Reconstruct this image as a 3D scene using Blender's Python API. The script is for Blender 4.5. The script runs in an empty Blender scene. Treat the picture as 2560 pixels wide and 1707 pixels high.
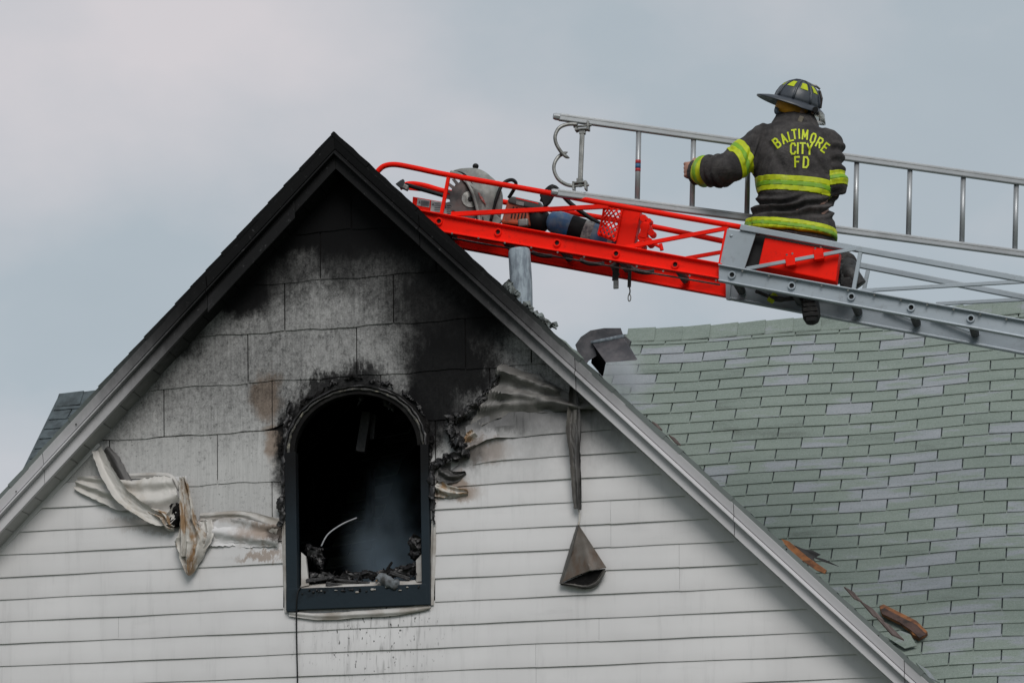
import bpy, bmesh, math, random
from mathutils import Vector, Matrix, noise
from mathutils.bvhtree import BVHTree
from mathutils.geometry import tessellate_polygon
random.seed(7)
rad = math.radians
scene = bpy.context.scene
C = scene.collection

# ---------------------------------------------------------------- camera
FPX, CXP, HYP, ROLL, CAMZ, PHI = 7000.0, 1280.0, 2500.0, 0.013, 1.7, rad(13.0)
D0 = FPX / 446.0
cam_d = bpy.data.cameras.new('camera')
cam = bpy.data.objects.new('camera', cam_d); C.objects.link(cam)
cam_d.sensor_width = 36.0; cam_d.sensor_fit = 'HORIZONTAL'
cam_d.lens = FPX / 2560.0 * 36.0
cam_d.shift_y = (HYP - 853.5) / 2560.0
cam_d.clip_end = 3000.0
cr, sr = math.cos(ROLL), math.sin(ROLL)
cam.matrix_world = Matrix(((cr, sr, 0, 0), (0, 0, -1, 0), (-sr, cr, 0, CAMZ), (0, 0, 0, 1)))
scene.camera = cam

# ---------------------------------------------------------------- world: even overcast
SUN_EL, SUN_AZ = rad(40), rad(172)      # azimuth clockwise from +Y (behind the camera)
world = bpy.data.worlds.new('World'); scene.world = world; world.use_nodes = True
wt = world.node_tree; wt.nodes.clear()
def wn(t, **k):
    n = wt.nodes.new(t)
    for a, b in k.items(): setattr(n, a, b)
    return n
w_out = wn('ShaderNodeOutputWorld'); w_bg = wn('ShaderNodeBackground')
w_sky = wn('ShaderNodeTexSky', sky_type='NISHITA', sun_disc=False, sun_elevation=SUN_EL, sun_rotation=SUN_AZ)
w_tc = wn('ShaderNodeTexCoord'); w_map = wn('ShaderNodeMapping')
w_map.inputs['Location'].default_value = (1.70, 4.2, 1.55)
w_map.inputs['Scale'].default_value = (4.2, 4.2, 7.0)
w_n1 = wn('ShaderNodeTexNoise'); w_n1.inputs['Scale'].default_value = 1.0; w_n1.inputs['Detail'].default_value = 7; w_n1.inputs['Roughness'].default_value = .50
w_n2 = wn('ShaderNodeTexNoise'); w_n2.inputs['Scale'].default_value = .55; w_n2.inputs['Detail'].default_value = 2.0
w_r = wn('ShaderNodeValToRGB'); e = w_r.color_ramp.elements
e[0].position = .34; e[0].color = (.298, .345, .376, 1); e[1].position = .64; e[1].color = (.545, .515, .525, 1)
m_ = w_r.color_ramp.elements.new(.50); m_.color = (.350, .394, .424, 1)
w_add = wn('ShaderNodeMath', operation='MULTIPLY_ADD'); w_add.inputs[1].default_value = .55
w_mul = wn('ShaderNodeMath', operation='MULTIPLY'); w_mul.inputs[1].default_value = .45
w_sc = wn('ShaderNodeVectorMath', operation='SCALE'); w_sc.inputs['Scale'].default_value = .075
w_mix = wn('ShaderNodeMix', data_type='RGBA'); w_mix.inputs[0].default_value = .90
wl = wt.links.new
wl(w_tc.outputs['Generated'], w_map.inputs[0]); wl(w_map.outputs[0], w_n1.inputs[0]); wl(w_map.outputs[0], w_n2.inputs[0])
wl(w_n2.outputs[0], w_mul.inputs[0]); wl(w_n1.outputs[0], w_add.inputs[0]); wl(w_mul.outputs[0], w_add.inputs[2])
wl(w_add.outputs[0], w_r.inputs[0]); wl(w_sky.outputs[0], w_sc.inputs[0])
wl(w_sc.outputs[0], w_mix.inputs[6]); wl(w_r.outputs[0], w_mix.inputs[7])
wl(w_mix.outputs[2], w_bg.inputs[0]); w_bg.inputs[1].default_value = 1.0; wl(w_bg.outputs[0], w_out.inputs[0])

sun_d = bpy.data.lights.new('sun', 'SUN'); sun = bpy.data.objects.new('sun', sun_d); C.objects.link(sun)
sun_d.energy = 1.5; sun_d.angle = rad(32); sun_d.color = (1.0, .97, .93)
sdir = Vector((math.sin(SUN_AZ) * math.cos(SUN_EL), math.cos(SUN_AZ) * math.cos(SUN_EL), math.sin(SUN_EL)))
sun.rotation_euler = sdir.to_track_quat('Z', 'Y').to_euler(); sun.location = sdir * 60

vs = scene.view_settings
vs.view_transform = 'Standard'; vs.look = 'None'; vs.exposure = 0.34; vs.gamma = 1.0
scene.render.engine = 'CYCLES'; scene.cycles.volume_bounces = 4

# ---------------------------------------------------------------- frame of the house (x along the gable wall, y into the house, z up)
def ray(px, py):
    u, v = (px - CXP) / FPX, (HYP - py) / FPX
    return Vector((u * cr + v * sr, 1.0, -u * sr + v * cr))
_r = ray(870, 1150)
M = Matrix.Translation((_r.x * D0, D0, 0)) @ Matrix.Rotation(-PHI, 4, 'Z')
MI = M.inverted()
CAML = MI @ Vector((0, 0, CAMZ))
def P(px, py, y):
    """point of the place seen at this spot of the photo, on the vertical plane y (house frame)"""
    d = MI.to_3x3() @ ray(px, py)
    return CAML + d * ((y - CAML.y) / d.y)
def PIX(p):
    w = M @ Vector(p) - Vector((0, 0, CAMZ))
    return (CXP + FPX * (w.x * cr - w.z * sr) / w.y, HYP - FPX * (w.x * sr + w.z * cr) / w.y)
def lerp(a, b, t): return a + (b - a) * t
def piecewise(tab, x):
    if x <= tab[0][0]: return tab[0][1]
    for (x0, y0), (x1, y1) in zip(tab, tab[1:]):
        if x <= x1: return lerp(y0, y1, (x - x0) / (x1 - x0))
    return tab[-1][1]

# ---------------------------------------------------------------- mesh helpers
class MB:
    def __init__(s): s.v = []; s.f = []
    def add(s, vs_, fs):
        o = len(s.v); s.v += [Vector(v) for v in vs_]; s.f += [[i + o for i in f] for f in fs]; return s
    def box(s, c, d, R=None):
        c = Vector(c); vs_ = []
        for x in (-.5, .5):
            for y in (-.5, .5):
                for z in (-.5, .5):
                    q = Vector((x * d[0], y * d[1], z * d[2])); vs_.append(c + (R @ q if R else q))
        return s.add(vs_, [(0, 1, 3, 2), (4, 6, 7, 5), (0, 4, 5, 1), (2, 3, 7, 6), (0, 2, 6, 4), (1, 5, 7, 3)])
    def bar(s, p, q, w, h, side=(0, 1, 0)):
        """rectangular bar from p to q, w across 'side', h across the other"""
        p, q = Vector(p), Vector(q); d = (q - p).normalized(); a = Vector(side); a = (a - d * a.dot(d)).normalized(); b = d.cross(a)
        vs_ = []
        for e_ in (p, q):
            for i, j in ((-1, -1), (1, -1), (1, 1), (-1, 1)): vs_.append(e_ + a * w / 2 * i + b * h / 2 * j)
        return s.add(vs_, [(3, 2, 1, 0), (4, 5, 6, 7), (0, 1, 5, 4), (1, 2, 6, 5), (2, 3, 7, 6), (3, 0, 4, 7)])
    def tube(s, pts, r, n=10, caps=True, flat=1.0, up=None):
        pts = [Vector(p) for p in pts]; m = len(pts)
        rs = r if isinstance(r, (list, tuple)) else [r] * m
        t0 = (pts[1] - pts[0]).normalized(); a = Vector(up) if up else (Vector((0, 0, 1)) if abs(t0.z) < .9 else Vector((1, 0, 0)))
        a = (a - t0 * a.dot(t0)).normalized(); rings = []
        for i, p in enumerate(pts):
            t = (pts[min(i + 1, m - 1)] - pts[max(i - 1, 0)]).normalized()
            a = (a - t * a.dot(t)).normalized(); b = t.cross(a)
            rings.append([p + (a * math.cos(k / n * 2 * math.pi) + b * flat * math.sin(k / n * 2 * math.pi)) * rs[i] for k in range(n)])
        return s.loft(rings, caps)
    def loft(s, rings, caps=True, closed=True):
        n = len(rings[0]); vs_ = [v for r_ in rings for v in r_]; fs = []
        for i in range(len(rings) - 1):
            for k in range(n if closed else n - 1):
                k2 = (k + 1) % n; fs.append((i * n + k, i * n + k2, (i + 1) * n + k2, (i + 1) * n + k))
        if caps and closed: fs.append(tuple(range(n - 1, -1, -1))); fs.append(tuple(range((len(rings) - 1) * n, len(rings) * n)))
        return s.add(vs_, fs)
    def grid(s, rows):
        return s.loft(rows, False, False)
    def sheet(s, rows, off):
        """grid with thickness"""
        off = Vector(off); n = len(rows[0]); m = len(rows); o = len(s.v)
        s.grid(rows); s.grid([[v + off for v in r_] for r_ in rows][::-1])
        b = o + n * m
        def idx(i, k): return o + i * n + k
        def idb(i, k): return b + (m - 1 - i) * n + k
        for k in range(n - 1):
            s.f.append([idx(0, k), idx(0, k + 1), idb(0, k + 1), idb(0, k)]); s.f.append([idx(m - 1, k + 1), idx(m - 1, k), idb(m - 1, k), idb(m - 1, k + 1)])
        for i in range(m - 1):
            s.f.append([idx(i + 1, 0), idx(i, 0), idb(i, 0), idb(i + 1, 0)]); s.f.append([idx(i, n - 1), idx(i + 1, n - 1), idb(i + 1, n - 1), idb(i, n - 1)])
        return s
    def prism(s, poly, off):
        poly = [Vector(p) for p in poly]; off = Vector(off); n = len(poly)
        vs_ = poly + [p + off for p in poly]
        fs = [tuple(range(n - 1, -1, -1)), tuple(range(n, 2 * n))] + [(i, (i + 1) % n, n + (i + 1) % n, n + i) for i in range(n)]
        return s.add(vs_, fs)
    def ball(s, c, d, R=None, nu=16, nv=10):
        c = Vector(c); rings = []
        for j in range(1, nv):
            t = math.pi * j / nv
            ring = []
            for k in range(nu):
                q = Vector((d[0] * math.sin(t) * math.cos(2 * math.pi * k / nu), d[1] * math.sin(t) * math.sin(2 * math.pi * k / nu), d[2] * math.cos(t)))
                ring.append(c + (R @ q if R else q))
            rings.append(ring)
        return s.loft(rings, True)

BASE = {}
def mesh_of(mb, base=Vector(), smooth=False):
    me = bpy.data.meshes.new('m'); me.from_pydata([v - base for v in mb.v], [], [f for f in mb.f])
    bm = bmesh.new(); bm.from_mesh(me); bmesh.ops.recalc_face_normals(bm, faces=bm.faces); bm.to_mesh(me); bm.free()
    if smooth: me.polygons.foreach_set('use_smooth', [True] * len(me.polygons))
    return me
def link(name, me, mat, parent=None, base=Vector(), label=None, kind=None):
    me.name = name; o = bpy.data.objects.new(name, me); C.objects.link(o)
    if mat and not me.materials: me.materials.append(mat)
    if parent: o.parent = parent; BASE[o] = BASE[parent]
    else: o.matrix_world = M @ Matrix.Translation(base); BASE[o] = base
    if label: o['label'] = label
    if kind: o['kind'] = kind
    return o
def part(name, mb, mat, parent, smooth=False, bevel=0, label=None, kind=None, auto=None):
    o = link(name, mesh_of(mb, BASE[parent], smooth), mat, parent, label=label, kind=kind)
    fin(o, bevel, auto); return o
def fin(o, bevel=0, auto=None):
    if bevel:
        b = o.modifiers.new('bevel', 'BEVEL'); b.width = bevel; b.segments = 2; b.limit_method = 'ANGLE'; b.angle_limit = rad(40)
    if auto:
        me = o.data; me.polygons.foreach_set('use_smooth', [True] * len(me.polygons))
        bm = bmesh.new(); bm.from_mesh(me)
        for e_ in bm.edges:
            if len(e_.link_faces) == 2 and e_.calc_face_angle(0) > rad(auto): e_.smooth = False
        bm.to_mesh(me); bm.free()
def tag(o, label, cat, group=None):
    o['label'] = label; o['category'] = cat
    if group: o['group'] = group
    return o
def thing(name, label, cat, base, group=None):
    o = bpy.data.objects.new(name, None); C.objects.link(o); o.empty_display_size = .1
    o.matrix_world = M @ Matrix.Translation(base); BASE[o] = Vector(base); return tag(o, label, cat, group)
def solo(name, mb, mat, label, cat, base, smooth=False, bevel=0, auto=None, group=None):
    o = link(name, mesh_of(mb, Vector(base), smooth), mat, None, Vector(base)); fin(o, bevel, auto); return tag(o, label, cat, group)
def evaluated(me, mods):
    o = bpy.data.objects.new('tmp', me); C.objects.link(o); mods(o)
    dg = bpy.context.evaluated_depsgraph_get(); dg.update()
    r = bpy.data.meshes.new_from_object(o.evaluated_get(dg)); bpy.data.objects.remove(o); return r
def remesh(mb, vox, it=2):
    def mods(o):
        r = o.modifiers.new('r', 'REMESH'); r.mode = 'VOXEL'; r.voxel_size = vox
        if it: s_ = o.modifiers.new('s', 'SMOOTH'); s_.factor = .5; s_.iterations = it
    return evaluated(mesh_of(mb), mods)
def nz(p, s=1.0, o=0.0):
    p = Vector(p) * s; return noise.noise(Vector((p.x + o, p.y + o * 1.7, p.z - o)))
def smooth_path(pts, k=6):
    pts = [Vector(p) for p in pts]; out = []
    for i in range(len(pts) - 1):
        p0, p1, p2, p3 = pts[max(i - 1, 0)], pts[i], pts[i + 1], pts[min(i + 2, len(pts) - 1)]
        for j in range(k):
            t = j / k
            out.append(.5 * (2 * p1 + (p2 - p0) * t + (2 * p0 - 5 * p1 + 4 * p2 - p3) * t * t + (3 * p1 - p0 - 3 * p2 + p3) * t ** 3))
    return out + [pts[-1]]

# ---------------------------------------------------------------- materials
class X:
    """tiny expression builder for shader math"""
    def __init__(s, nt, v): s.nt = nt; s.v = v
    def _m(s, op, *a, clamp=False):
        n = s.nt.nodes.new('ShaderNodeMath'); n.operation = op; n.use_clamp = clamp
        for i, q in enumerate((s,) + a):
            q = q.v if isinstance(q, X) else q
            if isinstance(q, (int, float)): n.inputs[i].default_value = q
            else: s.nt.links.new(q, n.inputs[i])
        return X(s.nt, n.outputs[0])
    def __add__(s, o): return s._m('ADD', o)
    def __sub__(s, o): return s._m('SUBTRACT', o)
    def __mul__(s, o): return s._m('MULTIPLY', o)
    def __rsub__(s, o): return X(s.nt, o)._m('SUBTRACT', s)
    __radd__ = __add__; __rmul__ = __mul__
    def max(s, o): return s._m('MAXIMUM', o)
    def min(s, o): return s._m('MINIMUM', o)
    def clamp(s): return s._m('ADD', 0.0, clamp=True)
    def ss(s, a, b, lo=0.0, hi=1.0):
        n = s.nt.nodes.new('ShaderNodeMapRange'); n.interpolation_type = 'SMOOTHSTEP'
        s.nt.links.new(s.v, n.inputs[0])
        for i, q in zip((1, 2, 3, 4), (a, b, lo, hi)): n.inputs[i].default_value = q
        if a > b:
            n.inputs[1].default_value, n.inputs[2].default_value, n.inputs[3].default_value, n.inputs[4].default_value = b, a, hi, lo
        return X(s.nt, n.outputs[0])
class Mat:
    def __init__(s, name, rough=.6, metal=0.0, spec=.5):
        s.m = bpy.data.materials.new(name); s.m.use_nodes = True; s.nt = s.m.node_tree
        s.b = s.nt.nodes['Principled BSDF']; s.out = s.nt.nodes['Material Output']
        s.b.inputs['Roughness'].default_value = rough; s.b.inputs['Metallic'].default_value = metal; s.b.inputs['Specular IOR Level'].default_value = spec
    def coord(s, obj=None, kind='Object'):
        n = s.nt.nodes.new('ShaderNodeTexCoord'); n.object = obj; return n.outputs[kind]
    def mapping(s, vec, scale=(1, 1, 1), loc=(0, 0, 0)):
        n = s.nt.nodes.new('ShaderNodeMapping'); s.nt.links.new(vec, n.inputs[0]); n.inputs['Scale'].default_value = scale; n.inputs['Location'].default_value = loc; return n.outputs[0]
    def noise(s, vec, scale, detail=4, rough=.55, dist=0.0):
        n = s.nt.nodes.new('ShaderNodeTexNoise'); s.nt.links.new(vec, n.inputs[0])
        n.inputs['Scale'].default_value = scale; n.inputs['Detail'].default_value = detail; n.inputs['Roughness'].default_value = rough; n.inputs['Distortion'].default_value = dist
        return X(s.nt, n.outputs[0])
    def mix(s, fac, a, b, mode='MIX'):
        n = s.nt.nodes.new('ShaderNodeMix'); n.data_type = 'RGBA'; n.blend_type = mode; n.clamp_factor = True
        for i, q in ((0, fac), (6, a), (7, b)):
            q = q.v if isinstance(q, X) else q
            if isinstance(q, (int, float)): n.inputs[i].default_value = q
            elif isinstance(q, (tuple, list)): n.inputs[i].default_value = (*q[:3], 1)
            else: s.nt.links.new(q, n.inputs[i])
        return n.outputs[2]
    def color(s, q):
        if isinstance(q, (tuple, list)): s.b.inputs['Base Color'].default_value = (*q[:3], 1)
        else: s.nt.links.new(q, s.b.inputs['Base Color'])
    def rough(s, x): s.nt.links.new(x.v, s.b.inputs['Roughness'])
    def bump(s, h, strength=.3, dist=.01):
        n = s.nt.nodes.new('ShaderNodeBump'); n.inputs['Strength'].default_value = strength; n.inputs['Distance'].default_value = dist
        s.nt.links.new(h.v, n.inputs['Height']); s.nt.links.new(n.outputs[0], s.b.inputs['Normal'])
    def sep(s, vec):
        n = s.nt.nodes.new('ShaderNodeSeparateXYZ'); s.nt.links.new(vec, n.inputs[0]); return [X(s.nt, n.outputs[i]) for i in range(3)]
def simple(name, col, rough=.5, metal=0.0, var=.18, scale=9.0, col2=None, bump=0.0, bscale=60, spec=.5, stretch=(1, 1, 1), thr=(.35, .7)):
    m = Mat(name, rough, metal, spec); c = m.mapping(m.coord(), stretch)
    n = m.noise(c, scale, 5, .6)
    d = col2 if col2 else tuple(q * (1 - 2 * var) for q in col)
    m.color(m.mix(n.ss(*thr), col, d))
    m.rough((m.noise(c, scale * 2.3, 3) - .5) * .35 + rough)
    if bump: m.bump(m.noise(c, bscale, 4), bump, .004)
    return m.m

# ---------------------------------------------------------------- ground
gm = simple('ground_grass', (.05, .075, .03), .9, 0, .3, 3.0, bump=.4, bscale=40)
g = MB(); g.add([(-1500, -1500, 0), (1500, -1500, 0), (1500, 1500, 0), (-1500, 1500, 0)], [(0, 1, 2, 3)])
go = link('ground', mesh_of(g), gm, None); go['kind'] = 'structure'

# ---------------------------------------------------------------- the burnt house
house = thing('house', 'white sided house with burnt gable, arched window and green shingle roof', 'house', (0, 0, 0))
TL, TR = math.tan(rad(43.4)), math.tan(rad(44.24))
AX, AZ = P(836, 329, -.19).x, P(836, 329, -.19).z
def zr(x): return AZ - (AX - x) * TL if x < AX else AZ - (x - AX) * TR
def xrake(z, side, v=0.0):
    return AX - (AZ - v - z) / TL if side < 0 else AX + (AZ - v - z) / TR
CO = math.cos(rad(43.8))
V_SOF = .142 / CO            # wall meets the soffit this far below the roof edge

def soot_field(m, mode):
    c = m.coord(house)
    n1, n2 = m.noise(c, 3.1, 5, .6), m.noise(m.mapping(c, (1, 1, 1), (7, 3, 9)), 2.3, 4, .6)
    n3 = m.noise(m.mapping(c, (1.0, 1, .55)), 9.0, 5, .65)
    x, _y, z = m.sep(c)
    n4 = m.noise(m.mapping(c, (1, 1, .5), (4, 1, 6)), 24, 7, .78)
    x2 = x + (n1 - .5) * .34; z2 = z + (n2 - .5) * .36 + (n4 - .5) * .22
    def blob(px, py, rx, ry, s, w=(1.15, .5)):
        q = P(px, py, 0); dx = (x2 - q.x) * (446 / rx); dz = (z2 - q.z) * (446 / ry)
        d = (dx * dx + dz * dz)._m('SQRT') + (n4 - .5) * .55; return d.ss(w[0], w[1]) * s
    def union(l):
        r = 1.0 - l[0]
        for b in l[1:]: r = r * (1.0 - b)
        return 1.0 - r
    if mode == 'shingle':
        t = z2.ss(4.62, 5.25) * .56 + z2.ss(5.48, 5.90) * .435
        t = t + (n3 - .5) * .36 * z2.ss(4.7, 5.1) * (1.0 - z2.ss(5.45, 5.85))
        t = union([t.clamp(), blob(1120, 950, 150, 175, .98, (1.2, .55)), blob(1130, 760, 190, 150, .95, (1.25, .5)), blob(1260, 760, 120, 110, .9, (1.1, .6)), blob(575, 710, 140, 95, .97, (1.1, .6)), blob(455, 835, 80, 60, .8),
                   blob(895, 1090, 215, 175, .93, (1.08, .86)), blob(850, 540, 400, 120, .98), blob(722, 1130, 40, 170, .85, (1.1, .5))])
        t = t * (1.0 - union([blob(790, 765, 120, 60, .26, (1.2, .2)), blob(835, 885, 150, 62, .20, (1.2, .4)), blob(1200, 1005, 70, 45, .30, (1.2, .2)), blob(770, 660, 60, 40, .12, (1.2, .2)), blob(985, 940, 60, 40, .3, (1.2, .2))]))
        br = blob(668, 985, 44, 75, .7) .max(blob(685, 1110, 30, 70, .7))
        return c, t.clamp(), br
    if mode == 'vinyl':
        t = z2.ss(4.50, 5.10) * x.ss(-.3, .4) * .86
        t = union([t, blob(1120, 1160, 110, 60, .72), blob(1240, 1050, 110, 45, .45), blob(700, 1330, 40, 36, .75), blob(1092, 1238, 55, 20, .8)])
        t = (t + m.noise(m.mapping(c, (1, 1, .06)), 22.0, 4, .7).ss(.5, .85) * .16 + m.noise(m.mapping(c, (.35, 1, 1.6), (9, 2, 2)), 6.0, 5, .7).ss(.55, .85) * .12).clamp()
        sp = m.noise(m.mapping(c, (1, 1, .45)), 75.0, 2, .5).ss(.66, .72)
        dr = m.noise(m.mapping(c, (1, 1, .09)), 55.0, 3, .6).ss(.48, .75)
        bz = blob(940, 1590, 240, 140, 1.0, (1.1, .2))
        t = (t + sp * bz * 1.0 + dr * bz * .55).clamp()
        br = blob(1115, 1235, 100, 36, .75).max(blob(680, 1325, 95, 42, .75)).max(blob(660, 1392, 80, 16, .65)).max(blob(1175, 1140, 110, 40, .55)).max(blob(440, 1300, 200, 26, .40))
        return c, t, br
    if mode == 'jamb':
        t = union([z2.ss(4.28, 4.72) * .97, blob(900, 1470, 200, 18, .5)]); return c, t, None
    t = z2.ss(4.78, 5.48) * .93 + z2.ss(5.35, 5.75) * .066
    return c, t, None

def sooty(name, mode, col, rough, char=(.006, .006, .0065), brown=(.20, .125, .075), bump=.15):
    m = Mat(name, rough, 0, .12 if mode != 'vinyl' else .3); c, t, br = soot_field(m, mode)
    base = m.mix(m.noise(c, 1.7, 4).ss(.3, .7), col, tuple(q * .90 for q in col))
    grain = m.noise(m.mapping(c, (70, 70, 4.0)), 1.0, 4, .7)
    if mode == 'shingle':
        base = m.mix(grain.ss(.35, .75), base, tuple(q * .80 for q in col))
        mot = m.noise(c, 38, 5, .75)
        base = m.mix(mot.ss(.52, .78), base, tuple(q * .5 for q in col)); base = m.mix(m.noise(c, 85, 3, .7).ss(.62, .70) * .75, base, (.03, .03, .03))
        t = (t + (grain - .5) * 1.0 * t * (1.0 - t) + (mot - .5) * 3.6 * t * (1.0 - t) + (m.noise(c, 110, 3, .7) - .5) * 2.4 * t * (1.0 - t)).clamp()
    if mode == 'rake':
        fl = m.noise(m.mapping(c, (1, 1, 1.0)), 34, 4, .75).ss(.60, .74) * t.ss(.5, .9)
        t = (t - fl * .10).clamp()
    if br: base = m.mix(br, base, brown)
    m.color(m.mix(t, base, char))
    m.rough((t * .18 + rough).min(.95))
    h = grain * (1.0 if mode == 'shingle' else .0) + m.noise(c, 28 if mode != 'vinyl' else 3.2, 4) * .6
    m.bump(h, bump, .006 if mode == 'shingle' else .01)
    return m.m
m_shingle = sooty('asbestos_shingle', 'shingle', (.50, .495, .49), .8, bump=.35)
m_vinyl = sooty('vinyl_siding', 'vinyl', (.64, .628, .632), .5, bump=.10)
m_metal_trim = sooty('rake_metal', 'rake', (.54, .53, .545), .45, bump=.12)
m_soffit = sooty('soffit_block', 'rake', (.40, .395, .39), .75, bump=.3)
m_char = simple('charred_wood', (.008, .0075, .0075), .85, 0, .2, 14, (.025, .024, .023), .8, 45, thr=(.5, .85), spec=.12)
m_charflake = simple('char_flakes', (.012, .011, .012), .5, 0, .2, 30, (.16, .15, .15), .9, 60, thr=(.58, .82))
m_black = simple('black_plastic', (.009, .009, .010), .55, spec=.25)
m_slate = sooty('slate_paint', 'jamb', (.017, .026, .034), .55, bump=.3)
m_white = simple('white_trim', (.48, .465, .45), .5, 0, .15, 6, (.28, .25, .22), .1, 30)
m_bead = simple('ashy_bead', (.035, .034, .032), .7, 0, .2, 22, (.26, .24, .19), .5, 70, thr=(.52, .68))

# sheathing with the arched opening
def W(px, py, n=.03): return P(px, py, -n)
wc = W(893, 1122); WX, WZ = wc.x, wc.z
W_L, W_R = W(724, 1400).x, W(1063, 1400).x
WRX = (W_R - W_L) / 2; WX = (W_L + W_R) / 2; WRZ = W(893, 972).z - WZ
W_B = W(893, 1490).z
def arch(rx, rz, zb, n=28):
    return [(WX - rx, zb)] + [(WX - rx * math.cos(math.pi * k / n), WZ + rz * math.sin(math.pi * k / n)) for k in range(n + 1)] + [(WX + rx, zb)]
EZ = 2.95
outer = [(xrake(EZ, -1, V_SOF), 0.0), (xrake(EZ, 1, V_SOF), 0.0), (xrake(EZ, 1, V_SOF), EZ), (AX, AZ - V_SOF + .02), (xrake(EZ, -1, V_SOF), EZ)]
hole = arch(WRX, WRZ, W_B)
loops = [[Vector((a, 0, b)) for a, b in outer], [Vector((a, 0, b)) for a, b in hole]]
tris = tessellate_polygon(loops); allp = loops[0] + loops[1]
wall_mb = MB(); wall_mb.add(allp, tris); wall_mb.add([p + Vector((0, .12, 0)) for p in allp], tris)
k0 = len(loops[0]); nh = len(hole)
for i in range(nh):
    j = (i + 1) % nh; wall_mb.add([allp[k0 + i], allp[k0 + j], allp[k0 + j] + Vector((0, .12, 0)), allp[k0 + i] + Vector((0, .12, 0))], [(0, 1, 2, 3)])
wall = part('gable_wall', wall_mb, m_char, house)

# lapped grey shingles of the upper gable
def clip(poly, f):
    out = []
    for i in range(len(poly)):
        a, b = poly[i], poly[(i + 1) % len(poly)]; fa, fb = f(a), f(b)
        if fa >= 0: out.append(a)
        if fa * fb < 0: t = fa / (fa - fb); out.append((lerp(a[0], b[0], t), lerp(a[1], b[1], t)))
    return out
cut = MB(); cp = arch(WRX - .004, WRZ - .004, W_B + .3); cut.prism([Vector((a, -.2, b)) for a, b in cp], (0, .4, 0)); cut_me = mesh_of(cut)
cut_o = bpy.data.objects.new('cutter', cut_me); C.objects.link(cut_o)
rowz = [6.2957, 6.0222, 5.7534, 5.4801, 5.2024, 4.9290, 4.6420, 4.38]
seam_px = [[], [740, 880, 1040], [530, 802, 1092], [440, 713, 985, 1258], [352, 621, 893, 1165, 1330], [140, 411, 682, 954, 1226], [275, 545, 817, 1090], [411, 682, 954]]
def rake_ok(p):
    l = (p[0] - (AX - (AZ - V_SOF - p[1]) / TL)); r = ((AX + (AZ - V_SOF - p[1]) / TR) - p[0]); return min(l, r)
for i, zb in enumerate(rowz):
    xs = [-2.2] + [P(q, PIX((0, 0, zb))[1] - 40, 0).x for q in seam_px[i]] + [2.2]
    for a, b in zip(xs, xs[1:]):
        a_, b_ = a + .0025, b - .0025; zt = zb + .287
        poly = [(a_, zt)]; ns = 12; dj = random.uniform(-.004, .004)
        pass
        for k in range(ns + 1):
            u = k / ns; x_ = lerp(a_, b_, u)
            z_ = zb + .0042 * math.sin(x_ * 13 + i * 1.7) + .0022 * math.sin(x_ * 37 + i) + dj * .4
            if i == 5 and -.47 < x_ < -.25: z_ += (x_ + .47) ** 1.3 * .75
            poly.append((x_, z_))
        poly.append((b_, zt))
        poly = clip(poly, lambda p: p[0] - (AX - (AZ - V_SOF - p[1]) / TL) - .001)
        poly = clip(poly, lambda p: (AX + (AZ - V_SOF - p[1]) / TR) - p[0] - .001) if poly else poly
        if len(poly) < 3: continue
        if max(p[0] for p in poly) - min(p[0] for p in poly) < .03: continue
        tw = random.uniform(-.003, .003)
        def nn(p): return -.001 - .006 * (zt - p[1]) / .287 - tw * .5 * (p[0] - a) / max(b - a, .1)
        fr = [Vector((p[0], nn(p) - .007, p[1])) for p in poly]
        mb = MB().prism(fr, (0, .007, 0))
        px0, px1 = min(p[0] for p in poly), max(p[0] for p in poly)
        if px1 > WX - WRX - .02 and px0 < WX + WRX + .02 and zb < WZ + WRZ and zb > 4.2:
            me = mesh_of(mb, Vector())
            def mods(o):
                q = o.modifiers.new('b', 'BOOLEAN'); q.object = cut_o; q.operation = 'DIFFERENCE'; q.solver = 'EXACT'
            me = evaluated(me, mods)
            if len(me.polygons) < 3: continue
            link('wall_shingle', me, m_shingle, wall)
        else:
            part('wall_shingle', mb, m_shingle, wall, bevel=.004)
bpy.data.objects.remove(cut_o)

# vinyl lap siding: one object per panel
Z0, DZ = 4.1767, .128
WTL, WTR = P(706, 1400, -.03).x, P(1086, 1400, -.03).x
def heat(x, z):
    """how much a panel sagged near the fire"""
    a = 1.25 * math.exp(-((x - .66) / .30) ** 2) * math.exp(-((z - 4.88) / .19) ** 2) if x > 0 else math.exp(-((x - WTL) / .40) ** 2) * math.exp(-((z - 4.45) / .13) ** 2)
    return a
def siding(zb, xl, xr, melt=0.0, nseg=None):
    prof = [(.0145, .0), (.0250, .0), (.0258, .006), (.0220, .06), (.0162, .139)]
    w = xr(zb) - xl(zb)
    if w < .05: return
    ns = nseg or max(4, min(30, int(w / .06))); rows = []
    for n_, dz in prof:
        row = []
        for k in range(ns + 1):
            u = k / ns; z = zb + dz; x = lerp(xl(min(z, zb + DZ)), xr(min(z, zb + DZ)), u); h = heat(x, z)
            wob = .0010 * math.sin(x * 6.1 + zb * 40) + .0006 * math.sin(x * 13.7 + zb * 17)
            sag = h * (.016 * math.sin(x * 17 + zb * 9) - .010)
            if melt: sag -= melt * math.exp(-max(0, x - xl(zb)) / .13)
            nnn = n_ + .0012 * math.sin(x * 4.3 + zb * 31) + h * .024 * (math.sin(x * 14 + z * 62) + .5 * math.sin(x * 31 - z * 30) + .7) * (1 if n_ > .01 else .4)
            row.append(Vector((x, -nnn, z + wob + sag)))
        rows.append(row)
    part('siding_panel', MB().grid(rows), m_vinyl, wall, smooth=False, auto=30)
lk = lambda z: xrake(z, -1, V_SOF) + .012
rk_ = lambda z: xrake(z, 1, V_SOF) - .012
sx1, sx2 = P(1341, 1580, 0).x, P(1229, 1645, 0).x
kmin = -int((Z0 - .1) / DZ)
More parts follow.
